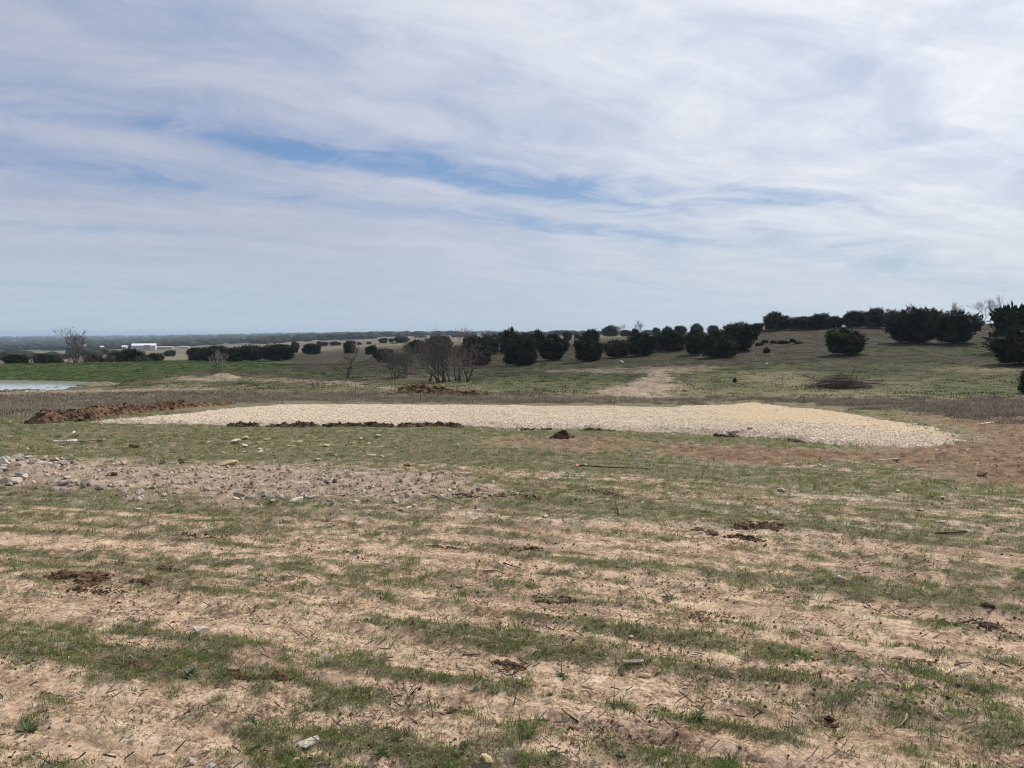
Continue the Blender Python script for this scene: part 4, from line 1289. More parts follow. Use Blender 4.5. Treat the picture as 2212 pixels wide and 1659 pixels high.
JUN = [
    # right hillside, near
    (2205, 787, 128, 703, 'dark juniper at the right picture edge, nearest of all', None, 1, False), (2208, 745, 116, 655, 'tall juniper behind the nearest one at the right edge', 66, 3, False),
    (2236, 850, 62, 795, 'low juniper bush cut by the right edge below the nearest tree', None, 0, True), (1825, 766, 82, 709, 'rounded olive-tipped juniper standing alone on the right slope', None, 0, True),
    (1974, 738, 104, 662, 'broad dark juniper on the right slope, left half of the big pair', None, 3, False), (2064, 740, 98, 670, 'broad dark juniper, right half of the big pair', None, 1, False),
    (1932, 710, 44, 668, 'juniper on the ridge just left of the big pair', None, 2, False), (1886, 709, 52, 664, 'juniper in the ridge row, nearest to the big pair', 104, 2, False), (1842, 709, 50, 670, 'juniper in the ridge row with twin spires', 106, 1, False),
    (1803, 712, 36, 682, 'short juniper in the ridge row before the twin spires', 107, 3, False), (1766, 713, 60, 676, 'wide juniper in the middle of the ridge row', 106, 2, False), (1722, 714, 54, 683, 'juniper in the left half of the ridge row', 106, 0, False),
    (1676, 716, 52, 672, 'open topped juniper at the left end of the ridge row', None, 4, False), (1635, 718, 28, 697, 'small juniper on the skyline left of the ridge row', 108, 3, False),
    (1600, 756, 74, 695, 'large dark juniper behind the conical green one', None, 1, False), (1553, 772, 70, 711, 'conical greener juniper at the right end of the middle row', None, 4, True), (1500, 766, 44, 712, 'dark juniper left of the conical green one', None, 3, False),
    (1656, 762, 13, 750, 'small round juniper seedling on the slope', None, 4, True), (1587, 827, 8, 816, 'tiny juniper seedling on the lower slope', None, 4, True),
    (1445, 757, 70, 710, 'dark juniper in the middle row, third from its left end', None, 2, False), (1385, 767, 60, 715, 'dark juniper in the middle row, second from its left end', None, 0, False), (1332, 771, 58, 733, 'low wide juniper at the left end of the middle row', None, 3, False),
    (1270, 779, 62, 729, 'round juniper with daylight under it, right of the front trio', None, 0, False), (1275, 742, 42, 710, 'juniper peeping over the round one with daylight under it', 128, 2, False),
    (1195, 777, 68, 724, 'right juniper of the pair in front of the thicket', None, 1, False), (1124, 788, 72, 735, 'left juniper of the pair in front of the thicket', None, 5, False),
    (1317, 728, 34, 702, 'single round juniper on the skyline', None, 0, False), (1225, 730, 20, 715, 'small juniper on the skyline above the front pair', 190, 3, False),
    (1024, 788, 76, 738, 'dark juniper right behind the large bare thicket', None, 1, False),
    (1100, 756, 46, 708, 'tallest spired juniper of the middle thicket', 118, 2, False), (1056, 757, 50, 722, 'juniper at the left of the spired one in the thicket', 116, 3, False), (1140, 756, 44, 718, 'juniper right of the spired one in the thicket', 122, 0, False),
    (1160, 757, 30, 711, 'narrow spired juniper in the right half of the thicket', 128, 4, False), (1190, 756, 44, 720, 'juniper at the right end of the thicket', 130, 2, False), (1020, 757, 48, 724, 'juniper at the left end of the thicket', 126, 1, False),
    (948, 762, 58, 723, 'juniper behind the two bare tree clusters', 118, 3, False), (898, 760, 44, 733, 'juniper left of the one behind the bare clusters', 126, 0, False), (828, 783, 40, 752, 'dark low juniper left of the smaller bare cluster', None, 3, False),
    (802, 767, 27, 745, 'small juniper between the forked bare tree and the bare cluster', None, 2, False), (755, 765, 26, 739, 'juniper directly behind the forked bare tree', None, 1, False), (673, 768, 40, 741, 'round juniper standing alone on the left pasture', None, 0, False),
    # left thicket
    (600, 778, 76, 742, 'right juniper of the dark left thicket', None, 3, False), (545, 778, 56, 744, 'middle juniper of the dark left thicket', None, 1, False), (505, 780, 44, 748, 'left of middle juniper in the dark left thicket', None, 2, False),
    (460, 780, 70, 746, 'broad juniper behind the grey many-stemmed bare shrub', None, 0, False), (425, 781, 38, 749, 'juniper at the left end of the dark left thicket', None, 3, False), (638, 757, 17, 737, 'small juniper behind the right end of the left thicket', 190, 1, False),
    (367, 770, 25, 756, 'small round juniper on the tan field by the barn', None, 0, False),
    (285, 790, 52, 752, 'juniper behind the bank below the white barn', 100, 2, False), (255, 790, 44, 760, 'low juniper behind the bank left of the barn', 98, 3, False), (330, 788, 46, 762, 'low juniper behind the bank right of the barn', 100, 1, False),
    (35, 793, 46, 765, 'dark juniper behind the bank near the left edge', 92, 3, False), (92, 792, 36, 763, 'juniper behind the bank left of the large bare tree', 96, 0, False), (115, 792, 40, 767, 'low juniper beside the foot of the large bare tree', 94, 1, False),
    (205, 790, 40, 765, 'low juniper right of the large bare tree', 98, 2, False),
]
for q in JUN:
    juniper(*q[:5], Y=q[5], var=q[6], light=q[7])
# small junipers of the far pasture
FAR = [(724, 748, 25, 737), (758, 748, 22, 735), (776, 748, 10, 739), (797, 745, 12, 738), (828, 741, 20, 730), (846, 741, 13, 731), (867, 743, 32, 727), (851, 749, 16, 740), (700, 748, 18, 738), (690, 746, 14, 737),
       (1441, 714, 20, 704), (1470, 714, 26, 703), (1505, 714, 26, 698), (1372, 724, 15, 709), (1350, 726, 24, 712), (1246, 727, 14, 720), (1418, 715, 16, 707), (1540, 714, 24, 702), (1580, 714, 22, 700), (1612, 716, 18, 705)]
ORD = ['far juniper on the tan left pasture', 'far juniper on the skyline behind the middle row']
NTH = ['first', 'second', 'third', 'fourth', 'fifth', 'sixth', 'seventh', 'eighth', 'ninth', 'tenth']
FAR.sort()
for i, (x, b, w, tp) in enumerate(FAR):
    left = x < 1000
    juniper(x, b, w, tp, (ORD[0] if left else ORD[1]) + ', %s of ten from the left' % NTH[i % 10], Y=(290 + 12 * (i % 4)) if left else (210 + 10 * (i % 3)), var=i % 6, name='juniper_tree', group='far junipers on the left pasture' if left else 'far junipers on the skyline')
# low dark scrub on the slope
for i, (x, y, w, h) in enumerate([(1640, 746, 18, 8), (1652, 741, 16, 9), (1670, 742, 12, 10), (1692, 742, 26, 9), (1712, 739, 14, 10), (1724, 743, 20, 7)]):
    juniper(x, y, w, y - h * .75, 'low scrub clump on the slope under the ridge row, %s of six from left' % ['first', 'second', 'third', 'fourth', 'fifth', 'sixth'][i], var=(i + 2) % 6, light=True, name='scrub_clump', group='low scrub on the slope')

# ------------------------------------------------------------------ bare trees
def grow(tubes, twigs, rng, p, d, L, r, lvl, maxl, spread=.55, up=.25, kids=(2, 3), curl=.2, tmin=.012):
    n = 4
    pts = [p.copy()]; rad = [r]
    q = p.copy(); dd = d.copy()
    for i in range(n):
        dd = (dd + Vector((rng.gauss(0, curl), rng.gauss(0, curl), rng.gauss(0, curl) + up * .12))).normalized()
        q = q + dd * (L / n)
        pts.append(q.copy()); rad.append(r * (1 - .45 * (i + 1) / n))
    (tubes if lvl <= 1 else twigs).add(pts, rad, 6 if lvl == 0 else (5 if lvl == 1 else 3))
    if lvl >= maxl: return
    k = rng.randint(*kids) + (1 if lvl >= 1 else 0)
    for j in range(k):
        i = n if j == 0 else rng.randint(2, n)
        ax = Vector((rng.gauss(0, 1), rng.gauss(0, 1), rng.gauss(0, .45))).normalized()
        nd = (dd * (1 - spread) + ax * spread + Vector((0, 0, up * .5))).normalized()
        grow(tubes, twigs, rng, pts[i], nd, L * rng.uniform(.58, .82), max(rad[i] * rng.uniform(.5, .72), tmin), lvl + 1, maxl, spread, up, kids, curl, tmin)


def bare_tree(dx, base, height, label, Y=None, stems=1, seed=1, mat='greybark', r=.06, maxl=4, spread=.55, up=.25, trunk=.32, lean=.12, wide=1.0, base_spread=.15, group=None, kids=(2, 3)):
    p = hit(dx, base) if Y is None else hit(dx, base, 0, Y)
    s = p.y / FPX / 2.16
    z = float(G(p.x, p.y)[0]) - .03
    H = at(dx, base - height, p.y).z - z
    rng = random.Random(seed)
    tt, tw = Tubes(), Tubes()
    for i in range(stems):
        a = rng.uniform(0, 6.28)
        d = Vector((math.cos(a) * lean, math.sin(a) * lean, 1)).normalized()
        q = Vector((math.cos(a), math.sin(a), 0)) * (base_spread * rng.random() if stems > 1 else 0)
        grow(tt, tw, rng, q, d, H * trunk * rng.uniform(.8, 1.1), r * (rng.uniform(.6, 1) if stems > 1 else 1), 0, maxl, spread, up, kids, .2, .00010 * p.y if r > .03 else .006)
    V1, V2 = np.array(tt.V), np.array(tw.V)
    k = H / max(np.percentile(V2[:, 2], 97), .1)
    V1[:, 2] *= k; V2[:, 2] *= k
    V1[:, :2] *= wide; V2[:, :2] *= wide
    tt.V, tw.V = V1.tolist(), V2.tolist()
    e = empty('bare_tree', (p.x, p.y, z))
    tag(e, label, 'tree', group)
    link('trunk', tt.mesh('bare_trunk', M[mat]), parent=e)
    link('crown', tw.mesh('bare_twigs', M[mat]), parent=e)
    return e


BG = 'leafless trees'
bare_tree(162, 786, 74, 'large leafless tree behind the green bank at left', Y=82, stems=3, seed=4, r=.11, maxl=4, spread=.5, up=.4, trunk=.30, wide=1.35, lean=.25, group=BG)
bare_tree(460, 792, 34, 'grey many-stemmed leafless shrub in front of the left thicket', stems=7, seed=8, r=.07, maxl=3, mat='palebark', trunk=.5, lean=.6, up=.35, spread=.35, base_spread=.5, wide=1.0, group=BG)
bare_tree(750, 817, 74, 'forked slender leafless tree standing alone left of the bare clusters', stems=1, seed=15, r=.07, maxl=5, spread=.48, up=.3, trunk=.42, wide=1.1, group=BG)
bare_tree(757, 817, 45, 'thin leafless sapling close beside the forked slender tree', stems=1, seed=19, r=.05, maxl=3, spread=.4, up=.3, trunk=.5, wide=.9, group=BG)
bare_tree(856, 818, 72, 'left half of the smaller leafless cluster', stems=6, seed=23, r=.06, maxl=4, spread=.5, up=.25, trunk=.36, lean=.45, base_spread=.7, wide=1.2, kids=(2, 4), group=BG)
bare_tree(882, 817, 66, 'right half of the smaller leafless cluster', stems=4, seed=27, r=.055, maxl=4, spread=.55, up=.25, trunk=.36, lean=.45, base_spread=.6, wide=1.2, kids=(2, 4), group=BG)
bare_tree(926, 824, 58, 'short twisted leafless tree between the two bare clusters', stems=2, seed=31, r=.06, maxl=4, spread=.55, up=.2, trunk=.4, wide=1.1, group=BG)
bare_tree(946, 826, 104, 'tall leafless stem on the left of the large cluster', stems=2, seed=35, r=.07, maxl=5, spread=.42, up=.35, trunk=.40, wide=.8, lean=.15, group=BG)
bare_tree(968, 826, 92, 'leafless tree in the middle of the large cluster', stems=7, seed=39, r=.065, maxl=4, spread=.5, up=.3, trunk=.40, lean=.35, base_spread=.8, wide=1.2, kids=(2, 4), group=BG)
bare_tree(994, 824, 80, 'leaning leafless tree on the right of the large cluster', stems=5, seed=43, r=.09, maxl=4, spread=.55, up=.15, trunk=.40, lean=.55, base_spread=.6, wide=1.3, kids=(2, 4), group=BG)
bare_tree(1385, 716, 22, 'pale leafless tree on the skyline above the middle row', Y=215, stems=3, seed=47, r=.10, maxl=4, mat='palebark', spread=.5, up=.4, trunk=.35, lean=.4, wide=.9, group=BG)
bare_tree(1340, 718, 16, 'small pale leafless tree beside the single skyline juniper', Y=220, stems=3, seed=51, r=.08, maxl=4, mat='palebark', spread=.5, up=.4, trunk=.35, lean=.4, wide=.9, group=BG)
bare_tree(2122, 698, 48, 'pale leafless tree on the right ridge, left of the pair', Y=122, stems=3, seed=55, r=.09, maxl=4, mat='palebark', spread=.48, up=.4, trunk=.34, lean=.5, wide=1.1, group=BG)
bare_tree(2152, 698, 55, 'pale leafless tree on the right ridge, right of the pair', Y=122, stems=3, seed=59, r=.09, maxl=4, mat='palebark', spread=.48, up=.4, trunk=.34, lean=.5, wide=1.1, group=BG)
bare_tree(2064, 700, 44, 'pale leafless crown showing above the big juniper pair', Y=126, stems=4, seed=63, r=.08, maxl=4, mat='palebark', spread=.48, up=.4, trunk=.34, lean=.5, wide=.9, group=BG)
for i, x in enumerate((992, 1008, 1120, 955)):
    bare_tree(x, 742, 34 - 3 * i, ['pale bare treetop above the left of the thicket', 'second pale bare treetop above the thicket', 'pale bare treetop behind the spired juniper', 'thin bare treetop above the tall cluster'][i], Y=140 + 8 * i, stems=2, seed=70 + i * 3, r=.05, maxl=4, mat='palebark', spread=.45, up=.4, trunk=.4, wide=.7, group=BG)
# leafless brush behind the bank
for i, (x, h) in enumerate([(10, 26), (60, 28), (135, 26), (190, 30), (228, 26), (308, 22)]):
    bare_tree(x, 792, h, ['grey leafless brush behind the bank at the left edge', 'grey leafless brush right of the dark juniper at left edge', 'grey leafless brush at the foot of the large bare tree', 'grey leafless brush right of the large bare tree',
                          'grey leafless brush left of the barn junipers', 'grey leafless brush between the barn junipers'][i], Y=94, stems=9, seed=101 + i * 5, r=.035, maxl=3, mat='greybark', trunk=.45, lean=.6, up=.3, spread=.45, base_spread=1.4, wide=1.1, group='leafless brush behind the bank')
for i, (x, y, h, w) in enumerate([(685, 838, 14, 1.0), (1170, 846, 10, 1.5), (1110, 850, 8, 1.5)]):
    bare_tree(x, y, h, ['low dry bush on the tan bank left of the dirt pile', 'low grey brush right of the dirt pile tail', 'low grey brush at the end of the dirt pile tail'][i], stems=14, seed=131 + i, r=.012, maxl=2, mat='greybark', trunk=.5, lean=.9, spread=.5, base_spread=.5, wide=w, group='low dry bushes')

# brush pile
def brush_pile():
    p = hit(1815, 838)
    z = float(G(p.x, p.y)[0])
    s = p.y / FPX / 2.16
    rng = random.Random(77)
    e = empty('brush_pile', (p.x, p.y, z))
    tag(e, 'tangled grey brush pile on the right slope', 'brush pile')
    tw = Tubes()
    for i in range(900):
        c = Vector((rng.gauss(0, .95), rng.gauss(0, .5), 0))
        hmax = .85 * math.exp(-(c.x / 1.1) ** 2) * rng.uniform(.5, 1.1)
        c.z = rng.uniform(.02, max(hmax, .05))
        d = Vector((rng.gauss(0, 1), rng.gauss(0, .8), rng.gauss(0, .35))).normalized()
        L = rng.uniform(.3, .95)
        m = c + d * L * .5 + Vector((rng.gauss(0, .08), rng.gauss(0, .08), rng.gauss(0, .06)))
        pts = [c, m, c + d * L + Vector((0, 0, rng.gauss(0, .1)))]
        for q in pts: q.z = max(q.z, .0)
        r = rng.uniform(.006, .016)
        tw.add(pts, [r, r * .8, r * .4], 3)
    link('twig_tangle', tw.mesh('twig_tangle', M['twig']), parent=e)
    for i in range(7):
        lb = Tubes()
        a = rng.uniform(-.5, .5) + (math.pi if i % 2 else 0)
        q = Vector((rng.uniform(-.8, .8), rng.uniform(-.7, -.2), rng.uniform(.15, .5)))
        pts = [q]
        for k in range(5):
            pts.append(pts[-1] + Vector((math.cos(a), math.sin(a) * .4, rng.uniform(-.16, .14))) * .38)
        for q in pts: q.z = max(q.z, .03)
        lb.add(pts, [.045, .042, .036, .03, .022, .01], 6)
        link('limb', lb.mesh('limb', M['palebark']), parent=e)
    for i, (x0, dx_, h) in enumerate([(-.9, -1.7, .75), (.5, .4, 1.2), (.9, .3, 1.0)]):
        lb = Tubes()
        lb.add([(x0, 0, .3), (x0 + dx_ * .4, .1, .3 + h * .35), (x0 + dx_ * .75, .1, .3 + h * .62), (x0 + dx_, .1, .3 + h * (.7 if i == 0 else 1))], [.03, .024, .016, .006], 5)
        link('limb', lb.mesh('limb', M['twig']), parent=e)


brush_pile()

# ------------------------------------------------------------------ stakes, boards and sticks
def box_bm(bm, sx, sy, sz, loc=(0, 0, 0), rot=None, bevel=.0):
    r = bmesh.ops.create_cube(bm, size=1)
    M4 = Matrix.Translation(loc) @ (rot.to_matrix().to_4x4() if rot else Matrix.Identity(4)) @ Matrix.Diagonal((sx, sy, sz, 1))
    bmesh.ops.transform(bm, matrix=M4, verts=r['verts'])
    return r['verts']


def stake(dx, base, h_px, label, w=.038, t=.02, mat='oldwood', ribbon=None, point=True, tilt=.04, cap=None):
    p = hit(dx, base)
    s = p.y / FPX / 2.16
    H = h_px * s
    z = float(G(p.x, p.y)[0])
    e = empty('survey_stake', (p.x, p.y, z), RND.uniform(-.5, .5))
    e.rotation_euler = (RND.uniform(-tilt, tilt), RND.uniform(-tilt, tilt), RND.uniform(-.4, .4))
    tag(e, label, 'stake', 'survey stakes')
    bm = bmesh.new()
    vs = box_bm(bm, w, t, H + .08, (0, 0, H / 2 - .04))
    for v in vs:
        if v.co.z > 0: v.co.z += v.co.x * .3
        else: v.co.x *= .4
    bmesh.ops.bevel(bm, geom=bm.edges[:], offset=.002, segments=1, affect='EDGES')
    link('lath', bm_mesh('lath', bm), M[mat], e)
    if cap:
        bm = bmesh.new(); box_bm(bm, w * 1.06, t * 1.15, .12, (0, 0, H - .05))
        link('painted_top', bm_mesh('painted_top', bm), M[cap], e)
    if ribbon:
        tbm = bmesh.new()
        zt = H * ribbon
        prev = None
        for side in (-1, 1):
            prev = None
            for k in range(6):
                x = side * (.02 + .022 * k); zz = zt - .05 * k + .01 * math.sin(k * 2.1)
                a = tbm.verts.new((x, .02 + .012 * math.sin(k * 1.7), zz + .03)); b = tbm.verts.new((x - side * .012, .026, zz - .03))
                if prev: tbm.faces.new((prev[0], a, b, prev[1]))
                prev = (a, b)
        box_bm(tbm, w * 1.3, t * 1.8, .07, (0, 0, zt))
        rb = link('ribbon', bm_mesh('ribbon', tbm), M['pink'], e)
        sm = rb.modifiers.new('thick', 'SOLIDIFY'); sm.thickness = .003
    return e


stake(909, 870, 22, 'short weathered wooden stake in dry grass in front of the dirt pile', .09, .05)
stake(893, 824, 42, 'tall survey lath with a pink ribbon among the bare clusters', .05, .025, ribbon=.62)
stake(1629, 783, 21, 'slim survey lath with white top on the right slope', .06, .03, cap='white')
stake(481, 803, 20, 'slim survey lath on the slope behind the caliche mound', .05, .025)
stake(336, 778, 8, 'short white marker post on top of the green bank', .12, .12, mat='white')
stake(611, 877, 8, 'tiny lath at the far edge of the pad', .04, .02)


def board(dx, dy, L, w, t, rz, label, mat, name='board', pitch=0.0, lift=0.0, second=None, cat='board', group=None, on_pad=False):
    p = hit(dx, dy, .10 if on_pad else 0)
    z = float((over_pad if on_pad else G)(np.array([p.x]), np.array([p.y]))[0])
    bm = bmesh.new()
    box_bm(bm, L, w, t, (0, 0, t / 2))
    bmesh.ops.subdivide_edges(bm, edges=[e for e in bm.edges if abs((e.verts[0].co - e.verts[1].co).x) > L * .5], cuts=5)
    for v in bm.verts:
        v.co.z += .02 * L * math.sin(v.co.x / L * 3) + random.Random(int(v.co.x * 991)).uniform(-.002, .002)
    bmesh.ops.bevel(bm, geom=[e for e in bm.edges if e.calc_length() > 0 and len(e.link_faces) == 2 and e.calc_face_angle(0) > 1], offset=min(t, w) * .12, segments=1, affect='EDGES')
    o = link(name, bm_mesh(name, bm), M[mat])
    o.location = (p.x, p.y, z + .002 + lift)
    o.rotation_euler = (0, -pitch, rz)
    tag(o, label, cat, group)
    return o


board(138, 953, .50, .16, .04, .05, 'white board lying flat in the grass at left', 'white', group='scrap boards')
board(146, 952, .34, .18, .035, .25, 'short white board propped up on the flat one', 'newwood', pitch=.5, lift=.10, group='scrap boards')
board(196, 952, .56, .10, .04, .12, 'narrow grey-white board lying right of the propped one', 'oldwood', pitch=.04, group='scrap boards')
board(1583, 930, .26, .16, .06, .1, 'grey slab lying on the front of the gravel pad', 'grey', name='stone_slab', pitch=.06, lift=.03, cat='slab', on_pad=True)
board(1620, 929, .11, .1, .04, .1, 'small slab piece right of the grey slab on the pad', 'grey', name='stone_slab', lift=.02, cat='slab', on_pad=True)
board(1920, 1000, .34, .09, .04, -.15, 'short brown timber offcut at the edge of the brown dirt', 'oldwood', pitch=.08, group='scrap boards')
board(2122, 915, .75, .09, .03, .2, 'pale board lying on brown soil beyond the pad end', 'newwood', pitch=.06, group='scrap boards')
board(1368, 1441, .11, .035, .008, -.05, 'flat brown wood chip on the tread marks', 'oldwood', group='scrap boards')


def stick(pts, rad, label, mat='twig', name='stick', group='dead sticks lying about', forks=()):
    P3 = [hit(a, b) for a, b, h in pts]
    V = []
    for q, (a, b, h) in zip(P3, pts):
        s = q.y / FPX / 2.16
        V.append(Vector((q.x, q.y, float(G(q.x, q.y)[0]) + rad + h * s)))
    c = V[0].copy()
    tbs = Tubes()
    n = len(V)
    tbs.add([v - c for v in V], [rad * (1 - .5 * i / max(n - 1, 1)) for i in range(n)], 6)
    for (i, dx_, dz, L) in forks:
        q = V[i] - c
        tbs.add([q, q + Vector((dx_ * L * .5, 0, dz * L * .55)), q + Vector((dx_ * L, .02, dz * L))], [rad * .6, rad * .5, rad * .25], 5)
    o = link(name, tbs.mesh(name, M[mat]))
    o.location = c
    tag(o, label, 'stick', group)
    return o


stick([(1250, 1012, 1), (1320, 1014, 1), (1400, 1016, 0)], .012, 'fallen lath lying in the grass with a pink ribbon at its left end', 'twig', 'fallen_lath')
q = hit(1247, 1012)
bmr = bmesh.new()
prev = None
for k in range(7):
    a = bmr.verts.new((-.14 + .04 * k, -.03 + .01 * math.sin(k * 2.), .03 + .02 * math.sin(k * 1.3))); b = bmr.verts.new((-.13 + .04 * k, .04, .045 + .025 * math.cos(k * 1.9)))
    if prev: bmr.faces.new((prev[0], a, b, prev[1]))
    prev = (a, b)
rb = link('flagging_tape', bm_mesh('flagging_tape', bmr), M['pink'])
rb.location = (q.x, q.y, float(G(q.x, q.y)[0]) + .01); rb.scale = (.5, .5, .5)
sm = rb.modifiers.new('thick', 'SOLIDIFY'); sm.thickness = .004
tag(rb, 'pink flagging tape tied to the fallen lath in the grass', 'tape')
stick([(1336, 1116, 0), (1326, 1095, 18), (1320, 1078, 34)], .008, 'thin upright dead twig in the grass right of centre', forks=((1, .6, .5, .1),))
stick([(1047, 1240, 1), (1070, 1239, 1), (1090, 1239, 0)], .006, 'straight dark stick in the left of the bare middle')
stick([(1087, 1220, 1), (1105, 1223, 1), (1125, 1226, 0)], .006, 'straight dark stick just above the other straight one')
stick([(920, 1068, 0), (960, 1082, 2), (1003, 1096, 1)], .010, 'long grey stick at the right end of the rubble strip', 'palebark')
stick([(1958, 1562, 8), (1956, 1575, 9), (1945, 1586, 4), (1930, 1592, 0)], .005, 'pale curved root sticking out of the lower right grass', 'straw')
stick([(1110, 1535, 0), (1117, 1520, 16), (1105, 1503, 36)], .0035, 'forked dark twig standing in the bottom centre', forks=((1, .5, .9, .07),))
stick([(1325, 1545, 0), (1326, 1530, 14), (1327, 1513, 30)], .003, 'upright thin twig right of the forked one', forks=((1, .7, .6, .05), (0, -.5, .6, .04)))
stick([(1185, 1560, 0), (1160, 1556, 2), (1092, 1562, 0)], .004, 'long thin twig lying near the bottom centre')
stick([(1250, 1568, 0), (1225, 1560, 3), (1212, 1552, 2)], .004, 'bent twig lying right of the long thin one')
stick([(935, 1560, 0), (932, 1548, 10), (928, 1540, 22)], .003, 'short upright twig near the round brown stone')
stick([(1000, 1424, 1), (1020, 1426, 1), (1040, 1425, 0)], .005, 'dark stick lying on bare soil left of the clods')
stick([(1212, 1470, 0), (1213, 1458, 12), (1213, 1444, 26)], .0035, 'dark plant stalk standing on the tread marks')
stick([(2020, 1148, 0), (2060, 1150, 1), (2090, 1152, 0)], .010, 'dark stick lying at the edge of the right bare soil')
stick([(2062, 1458, 4), (2078, 1454, 5), (2098, 1450, 2)], .006, 'grey stick lying over grass at the right', 'palebark')

# ------------------------------------------------------------------ weeds
def weed_mesh(seed, n, mat, upright=.5, lw=.28):
    rng = random.Random(seed)
    V, F = [], []
    for i in range(n):
        a = 6.283 * i / n * 2.4 + rng.uniform(-.4, .4); L = rng.uniform(.55, 1.0); el = rng.uniform(.15, 1.2) * upright + .1
        d = Vector((math.cos(a) * math.cos(el), math.sin(a) * math.cos(el), math.sin(el)))
        s = Vector((-math.sin(a), math.cos(a), 0)) * L * lw * .5
        k = len(V)
        p = Vector((0, 0, .02))
        mids = [p + d * L * .35, p + d * L * .7 - Vector((0, 0, L * .05)), p + d * L - Vector((0, 0, L * .18))]
        V += [tuple(p), tuple(mids[0] + s * .8), tuple(mids[0] - Vector((0, 0, .03))), tuple(mids[0] - s * .8), tuple(mids[1] + s), tuple(mids[1] - Vector((0, 0, .03))), tuple(mids[1] - s), tuple(mids[2])]
        F += [(k, k + 1, k + 2), (k, k + 2, k + 3), (k + 1, k + 4, k + 2), (k + 4, k + 5, k + 2), (k + 2, k + 5, k + 3), (k + 5, k + 6, k + 3), (k + 4, k + 7, k + 5), (k + 5, k + 7, k + 6)]
    me = np_mesh('weed_leaves', V, F, False)
    me.materials.append(mat)
    return me


WEEDS = [(410, 1474, 48, 1.0, 'weed', 'large grey-green leafy weed between two dark clod patches'), (1027, 1500, 30, .7, 'weed', 'grey-green rosette on bare soil near the bottom centre'), (757, 1518, 24, .8, 'weedg', 'dark green rosette left of the bottom centre'),
         (784, 1566, 30, .7, 'weedg', 'dark green leafy weed below the left rosette'), (835, 1582, 36, .8, 'weed', 'grey-green weed beside the bottom grass clumps'), (1000, 1622, 40, .9, 'weedg', 'bushy green weed at the bottom left of centre'),
         (1508, 1570, 60, .6, 'weedg', 'wide green leafy weed at the bottom right'), (1585, 1655, 40, .8, 'weedg', 'green weed at the bottom edge right of centre'), (1417, 1612, 24, .9, 'weedg', 'small upright green weed near the bottom'),
         (1435, 1545, 36, .8, 'weedg', 'green weed right of the upright twig'), (1805, 1627, 18, 1.2, 'weedg', 'small blue-green weed standing alone at lower right'), (1701, 1648, 26, .9, 'weedg', 'green weed at the bottom edge further right'),
         (1214, 1470, 34, .6, 'weedg', 'low green weed around the dark plant stalk'), (1070, 1504, 26, .5, 'weed', 'flat silvery rosette right of the grey-green one'), (540, 1560, 44, .5, 'weed', 'flat silvery weed left of the bottom grass clump'),
         (650, 1575, 24, .9, 'weedg', 'small upright weed behind the bottom grass clump'), (820, 1640, 50, .7, 'weedg', 'leafy weed at the bottom edge left of centre'), (1990, 1500, 50, .6, 'weedg', 'green leafy weed in the right foreground'), (1445, 1292, 40, .5, 'weedg', 'dark green weed in bare soil right of centre'),
         (1200, 1640, 40, .6, 'weedg', 'green weed cluster at the bottom middle edge'), (1340, 1652, 40, .6, 'weedg', 'thin leaved weed at the bottom edge right of middle'), (60, 1590, 60, .7, 'weedg', 'green weed at the lower left edge')]
for i, (x, y, w, up, mt, lb) in enumerate(WEEDS):
    p = hit(x, y)
    s = p.y / FPX / 2.16
    o = link('weed', weed_mesh(300 + i, 26 if w > 30 else 16, M[mt], up, .26 if mt == 'weed' else .2))
    k = w * s * .58
    o.scale = (k, k, k)
    o.location = (p.x, p.y, float(G(p.x, p.y)[0]) - .004)
    tag(o, lb, 'weed', 'leafy weeds in the foreground')

# ------------------------------------------------------------------ barn and far buildings
def shed(dx, base, w_px, h_px, Y, label, rz=0.0, depth=12.0, wall='metal', roof='roof', ridge=.28, name='farm_building'):
    p = hit(dx, base, 0, Y)
    s = Y / FPX / 2.16
    Wd, H = w_px * s, h_px * s
    z = at(dx, base, Y).z
    z = min(z, float(G(p.x, p.y)[0]))
    top = at(dx, base - h_px, Y).z
    H = max(top - z, 2.0)
    e = empty(name, (p.x, p.y, z - .3), rz)
    tag(e, label, 'building', 'far farm buildings')
    hx, hy, he = Wd / 2, depth / 2, H * (1 - ridge) + .3
    bm = bmesh.new()
    vs = [bm.verts.new(c) for c in ((-hx, -hy, 0), (hx, -hy, 0), (hx, hy, 0), (-hx, hy, 0), (-hx, -hy, he), (hx, -hy, he), (hx, hy, he), (-hx, hy, he), (-hx, 0, H + .25), (hx, 0, H + .25))]
    for f in ((0, 1, 5, 4), (2, 3, 7, 6), (1, 2, 6, 9, 5), (3, 0, 4, 8, 7)): bm.faces.new([vs[i] for i in f])
    link('wall', bm_mesh('wall', bm), M[wall], e)
    bm = bmesh.new()
    o = .35
    k = (H + .25 - he) / hy * o
    vs = [bm.verts.new(c) for c in ((-hx - o, -hy - o, he - k + .06), (hx + o, -hy - o, he - k + .06), (hx + o, 0, H + .34), (-hx - o, 0, H + .34), (hx + o, hy + o, he - k + .06), (-hx - o, hy + o, he - k + .06))]
    bm.faces.new([vs[i] for i in (0, 1, 2, 3)]); bm.faces.new([vs[i] for i in (3, 2, 4, 5)])
    r = link('roof', bm_mesh('roof', bm), M[roof], e)
    sm = r.modifiers.new('thick', 'SOLIDIFY'); sm.thickness = .12
    return e, hx, hy, he


